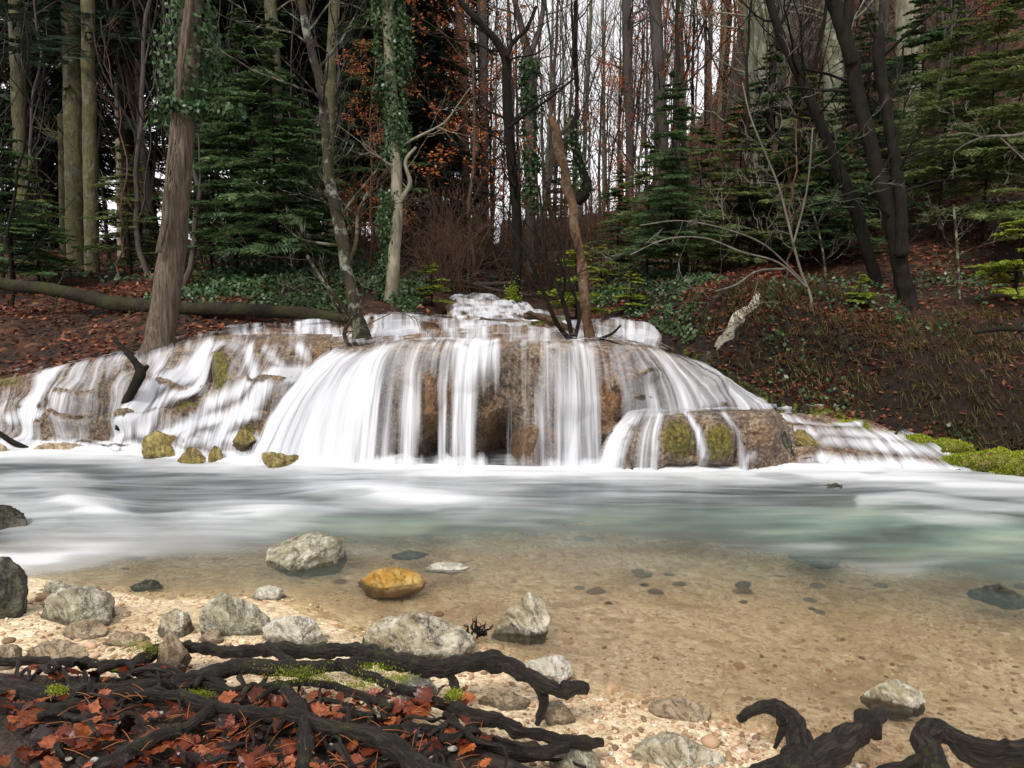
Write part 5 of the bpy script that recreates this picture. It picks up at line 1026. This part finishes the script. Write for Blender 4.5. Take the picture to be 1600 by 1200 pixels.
# saplings and brush
SPL = [bare_mesh(400 + s, h, r_, M[m_], .15, 14, .05, False, True, 1)[0] for s, (h, r_, m_) in enumerate([(5, .025, 'grey'), (6.5, .035, 'black'), (4, .02, 'red'), (7.5, .045, 'grey')])]
for it in range(110):
    Y = rr.uniform(10.5, 24); px = rr.uniform(-30, 1650); x = px2x(px, Y)
    if -2 < x < 1.8 and Y < 17: continue
    place([('trunk', SPL[rr.integers(4)])], x, Y, hz(x, Y) - .05, rr.uniform(0, 6.28), rr.uniform(.7, 1.2), 'sapling', 'thin bare sapling in the forest understorey', 'sapling', 'thin bare saplings under the trees', (rr.normal() * .08, rr.normal() * .08))
def brush(seed, mat, n=26, h=1.6):
    r = np.random.default_rng(seed); A = Acc(); tips = []
    for k in range(n):
        az = r.uniform(0, 6.28); el = R(r.uniform(25, 85)); grow(A, np.array([r.normal() * .15, r.normal() * .15, -.05]), np.array([math.cos(az) * math.cos(el), math.sin(az) * math.cos(el), math.sin(el)]), h * r.uniform(.5, 1.2), .01, 2, r, .02, tips, .28, 4, (4, 4), (25, 60), .55)
    return A.mesh('branches', M[mat]), tips
BR = [brush(501, 'snag'), brush(502, 'red'), brush(503, 'snag')]
for k in range(60):
    Y = rr.uniform(12.5, 20); px = rr.choice([rr.uniform(680, 960), rr.uniform(640, 1000), rr.uniform(620, 1100), rr.uniform(1100, 1600), rr.uniform(300, 700)]); x = px2x(px, Y)
    if -1. < x < .75 and Y < 17: Y = rr.uniform(16, 21)
    place([('branches', BR[rr.integers(3)][0])], x, Y, hz(x, Y), rr.uniform(0, 6.28), rr.uniform(.7, 1.3), 'brush', 'tangled leafless brush on the forest floor', 'shrub', 'tangled brush under the trees')
# beeches keeping orange leaves
BE = []
for s in range(2):
    me, tips = bare_mesh(600 + s, 7.5, .05, M['red'], .15, 26, .04, False, False, 2); BE.append((me, tip_leaves(tips, 2600, 610 + s, .075, .1).mesh('leaves', M['orange'], False)))
for k, (px, Y, s, lab) in enumerate([(745, 15, .95, 'young beech with orange leaves left of the dark bending tree'), (700, 17, .6, 'orange-leaved beech nearest the dark conifers'), (1110, 17, .6, 'small orange beech on the slope right of the tall fir'), (955, 15.5, .5, 'low orange beech between the snag and the tall fir'),
        (1480, 17, .7, 'orange beech at the upper right among dark trunks'), (1535, 15.5, .6, 'orange beech behind the right hand firs'), (1030, 24, .95, 'distant orange beech high behind the tall fir'), (1140, 22, .8, 'distant orange beech left of the stout grey trunk'), (575, 11.5, .42, 'sparse orange sapling beside the ivy-covered tree')]):
    x = px2x(px, Y); place([('trunk', BE[k % 2][0]), ('leaves', BE[k % 2][1])], x, Y, hz(x, Y) - .05, k * 1.3, s, 'beech_sapling', lab, 'tree')
# dark spruces
SPR = []
for s, (Hh, z0, L, nb) in enumerate([(17, 2.2, 2.6, 190), (20, 4.0, 2.9, 200), (14, 1.0, 2.3, 170), (10, .4, 1.7, 130)]):
    At, Af = conifer(700 + s, Hh, z0, L, nb, .2 if Hh > 12 else .1, False, .42, 15, .05, .4, .045, .95, .7); SPR.append((At.mesh('trunk', M['black']), Af.mesh('crown', M['spruce'], False)))
sp = []
for it in range(3000):
    if len(sp) >= 27: break
    Y = 15.5 + 22 * rr.uniform(); px = rr.uniform(-160, 680); x = px2x(px, Y)
    if Y < 21 and (70 < px < 210 or px < 60): continue
    if all((a - x) ** 2 + (b - Y) ** 2 > 1.5 ** 2 for a, b in sp): sp.append((x, Y))
for k, (x, Y) in enumerate(sp):
    v = SPR[0 if k % 4 == 0 else 1 if k % 4 == 1 else 2 if k % 4 == 2 else 3]
    if Y < 16 and k % 4 == 2: v = SPR[1]
    place([('trunk', v[0]), ('crown', v[1])], x, Y, hz(x, Y) - .1, rr.uniform(0, 6.28), rr.uniform(.85, 1.15), 'spruce_tree', 'dark spruce in the dense conifer stand on the left', 'tree', 'dark spruces of the left stand')
# young firs, lighter and nearer
FR = []
for s, (Hh, z0, L, nb, mt) in enumerate([(3.6, .5, 1.15, 74, 'fir'), (2.6, .3, 1.0, 60, 'fir'), (4.6, .8, 1.2, 84, 'fir'), (3.2, .4, 1.3, 56, 'firlit'), (1.3, .25, .6, 24, 'yellow'), (5.2, 1.2, 1.7, 70, 'firlit')]):
    At, Af = conifer(800 + s, Hh, z0, L, int(nb * 1.25), .035, True, .22, 9, .12, .12, .027, .92, .75); FR.append((At.mesh('trunk', M['black']), Af.mesh('crown', M[mt], False)))
FP = [(435, 10.5, 0, .95, 'bushy young fir with layered boughs above the fallen log'), (370, 11.5, 1, 1.15, 'young fir half hidden behind the bushy one'), (470, 11.3, 1, 1., 'low fir right of the bushy one'), (330, 13, 2, .8, 'fir in shade right of the leaning brown trunk'), (400, 13, 0, 1.15, 'shaded fir behind the bushy young fir'), (60, 13.2, 3, .62, 'light green fir by the pine pair'), (205, 13.4, 3, .7, 'pale green fir bough right of the pine pair'), (20, 12, 1, 1., 'dim fir at the left edge'),
      (1048, 10.2, 2, .6, 'tall dark-stemmed fir right of the snag'), (1010, 11, 3, .62, 'fir leaning on the left of the tall one'), (1090, 11.5, 3, .68, 'fir right behind the tall one'), (965, 12.5, 0, .5, 'small fir between the snag and the tall fir'), (1150, 11.8, 3, .8, 'light green fir over the red leaf slope'), (1200, 12.2, 0, .9, 'fir at the feet of the stout grey trunk'), (1250, 11.5, 3, .85, 'spreading light fir left of the mossy olive trunk'), (1290, 10.8, 1, .8, 'low fir before the mossy olive trunk'), (1340, 12, 0, .9, 'fir seen between the leaning black trees'),
      (1460, 10.6, 5, .6, 'wide light green fir right of the forked trunk'), (1530, 10.2, 5, .64, 'largest light green fir near the right edge'), (1600, 9.6, 3, 1.0, 'bright fir cut by the right edge'), (1420, 12.5, 0, .9, 'darker fir behind the forked trunk'), (1500, 12.8, 2, .8, 'dark fir behind the light green ones'), (1570, 12.5, 2, .85, 'dark fir behind the right edge firs'),
      (902, 9.2, 4, .85, 'bright yellow-green little fir behind the snag'), (940, 11.8, 4, .6, 'tiny yellow-green fir right of the snag'), (1345, 7.9, 4, .32, 'yellow-green seedling on the right bank below the leaning tree'), (1590, 7.6, 4, .7, 'yellow-green fir seedling at the right edge above the bank'), (985, 9.6, 4, .45, 'yellow-green sprig at the right end of the terrace'), (675, 10.6, 4, .5, 'small yellowish fir left of the upstream rapids'), (585, 15.5, 2, 1.1, 'dark green fir behind the ivy-covered tree'), (660, 17, 0, 1.2, 'fir in the gap left of the orange beeches'), (880, 19, 0, .8, 'distant fir behind the dark bending tree')]
for px, Y, v, s, lab in FP:
    x = px2x(px, Y); place([('trunk', FR[v][0]), ('crown', FR[v][1])], x, Y, hz(x, Y) - .05, rr.uniform(0, 6.28), s, 'fir_tree', lab, 'tree')

# ---- ground cover (nobody could count it)
def scatter(n, x0, x1, y0, y1, seed, cond=None):
    r = np.random.default_rng(seed); x = r.uniform(x0, x1, n); y = r.uniform(y0, y1, n); dr, _, dl, _ = banks(x, y); k = np.maximum(dr, dl) > .03
    if cond is not None: k &= cond(x, y, dr, dl, r)
    x, y = x[k], y[k]; return x, y, H(x, y), r
def litter():
    A = Acc()
    for (x0, x1, y0, y1, n, sz) in [(-9, -2, 7.4, 12, 16000, .075), (1.2, 9, 5.2, 12, 26000, .065), (-14, 16, 10, 26, 26000, .11), (1.9, 3.6, 6.9, 9.0, 6000, .05)]:
        x, y, z, r = scatter(n, x0, x1, y0, y1, int(n / 10), lambda x, y, dr, dl, r: fbm(v3(x * .8, y * .8, 2), 3) + r.uniform(-.4, .5, len(x)) > 0)
        m = len(x); A.add(*kites(v3(x, y, z + .015), rdir(m, r) * np.array([1, 1, .3]), unit(np.array([0, 0, 1.]) + .4 * r.normal(size=(m, 3))), sz * r.uniform(.5, 1.2, m), sz * .6))
    tag(link('leaf_litter', A.mesh('leaf_litter', M['litter'], False)), kind='stuff')
    A = Acc()
    for (x0, x1, y0, y1, n, sz, thr) in [(-4.6, -1.2, 9.2, 13, 14000, .06, -.1), (1.1, 2.6, 7.2, 12, 9000, .05, -.05), (2.2, 8, 5.4, 9.5, 9000, .05, .12), (-8, 8, 12, 20, 9000, .09, .05)]:
        x, y, z, r = scatter(n, x0, x1, y0, y1, n, lambda x, y, dr, dl, r: (fbm(v3(x * 1.3, y * 1.3, 7), 3) > thr) & ~((np.abs(x - np.interp(y, [7, 9], [1.95, 2.75])) < .3) & (y < 9)))
        m = len(x); A.add(*kites(v3(x, y, z + r.uniform(.01, .12, m)), rdir(m, r), unit(np.array([0, -.6, 1.]) + .5 * r.normal(size=(m, 3))), sz * r.uniform(.6, 1.2, m), sz * .75))
    tag(link('ground_ivy', A.mesh('ground_ivy', M['ivy'], False)), kind='stuff')
    # hanging grass on the steep right bank
    A = Acc(); x, y, z, r = scatter(4200, 1.9, 6.5, 5.2, 8.6, 31, lambda x, y, dr, dl, r: (dr > .12) & (dr < 1.6) & (fbm(v3(x * 1.6, y * 1.6, 4), 2) > -.12)); m = len(x)
    for k in range(5):
        d = unit(np.stack([r.normal(size=m) * .5, -.7 + .3 * r.normal(size=m), .5 + .5 * r.normal(size=m)], -1)); L = r.uniform(.06, .17, m); p = v3(x + .03 * r.normal(size=m), y, z)
        A.add(*kites(p, d, rdir(m, r), L, .007)); A.add(*kites(p + d * L[:, None] * .8, unit(d + np.array([0, -.4, -1.6])), rdir(m, r), L * .8, .006))
    tag(link('grass', A.mesh('grass', M['grass'], False)), kind='stuff')
litter()
def moss_rock(px, py0, py1, wpx, z, label, seed):
    e = stone(px, py0, py1, wpx, label, 'st_moss', z, name='mossy_rock', cat='mossy rock', depth=.8, cuts=4); r = np.random.default_rng(seed)
    V = np.array([v.co[:] for v in e.data.vertices]); n = unit(V / np.array([1, 1, .6])); k = r.choice(np.where(n[:, 2] > -.1)[0], 5000); A = Acc()
    A.add(*kites(V[k] - n[k] * .004, unit(n[k] + .9 * rdir(5000, r)), rdir(5000, r), r.uniform(.012, .028, 5000), .009)); link('moss', A.mesh('moss', M['moss'], False), e)
for k, a in enumerate([(1385, 676, 696, 70, .1), (1430, 680, 706, 70, .08), (1480, 688, 716, 90, .06), (1455, 694, 714, 60, .05), (1540, 698, 732, 100, .04), (1590, 706, 744, 90, .02), (1500, 708, 730, 70, .03), (1330, 658, 676, 60, .17)]):
    moss_rock(*a, ['yellow-green mossy rock at the top of the right waterline row', 'mossy rock second from the top of the right waterline row', 'largest bright mossy rock of the right waterline', 'small mossy rock before the largest one', 'long mossy rock near the right edge', 'mossy rock cut by the right edge of the pool', 'low moss cushion in front of the long mossy rock', 'dull mossy stone where the shelves meet the right bank'][k], 900 + k)
_c = np.array([(1185, 460, 8), (1178, 472, 12), (1168, 483, 9), (1157, 494, 16), (1148, 506, 22), (1143, 514, 12), (1134, 524, 20), (1124, 536, 14), (1117, 545, 6)], float); _w = np.array([T(a[0], a[1]) for a in _c])
_p = crom(np.column_stack([_w, _c[:, 2] / F * _w[:, 1] * .6]), 70); _t = np.linspace(-1, 1, 26); _X = _p[:, None, 0] + _t[None] * _p[:, None, 3] * (1 + .5 * fbm(_p[:, None, :3] * 4 + _t[None, :, None], 3)); _Y = _p[:, None, 1] + 0 * _t[None]
_Z = H(_X, _Y) + .065 * (1 - _t[None] ** 4) + .02 * fbm(v3(_X * 12, _Y * 12, 0), 4, .6) - .02; A = Acc(); A.add(v3(_X, _Y, _Z), grid_faces(70, 26))
tag(link('rock_outcrop', A.mesh('rock_outcrop', M['st_white'])), 'pale limestone streak running down through the red leaves on the slope', 'rock outcrop')
# sunken cobbles seen dimly through the water
_r = np.random.default_rng(64); CB = [rock_mesh('cobble', 1, .8, .45, 970 + k, M[('cob_tan', 'cob_white', 'cob_grey', 'cob_dark', 'cob_orange')[k]], 3, 8) for k in range(5)]
for k in range(42):
    px = _r.uniform(180, 1640); py = (835 if px < 900 else 850) + 130 * _r.uniform() ** 1.3; g = G(px, py, -.2); x, y = g[0], g[1]; i = _r.choice(5, p=[.4, .26, .22, .08, .04]); sz = _r.uniform(.03, .085) * (1 if py < 900 else .7)
    if y < shore(x) + .3: continue
    o = link('sunken_cobble', CB[i]); o.location = (x, y, hz(x, y) + sz * .1); o.scale = (sz, sz, sz * .8); o.rotation_euler = (0, 0, _r.normal() * .5)
    nm_ = ('tan', 'whitish', 'grey', 'dark', 'orange')[i]; tag(o, f'{nm_} cobble lying under the clear shallow water', 'cobble', f'{nm_} cobbles under the water')

_dr = np.random.default_rng(12); _A = Acc(); _g0 = G(748, 992, .0)
for k in range(26):
    p0 = _g0 + np.array([_dr.normal() * .018, _dr.normal() * .015, .005]); d = unit(np.array([_dr.normal(), _dr.normal(), .5 + _dr.uniform()])); _n = 7
    pts = p0 + np.cumsum(unit(d + .7 * _dr.normal(size=(_n, 3))) * .011, 0); _A.add(*tube(pts, np.linspace(.0045, .0015, _n), 6, .2, k, 40))
tag(link('debris_clump', _A.mesh('debris_clump', M['black'])), 'tangled clump of black plant debris beside the craggy stone', 'debris')
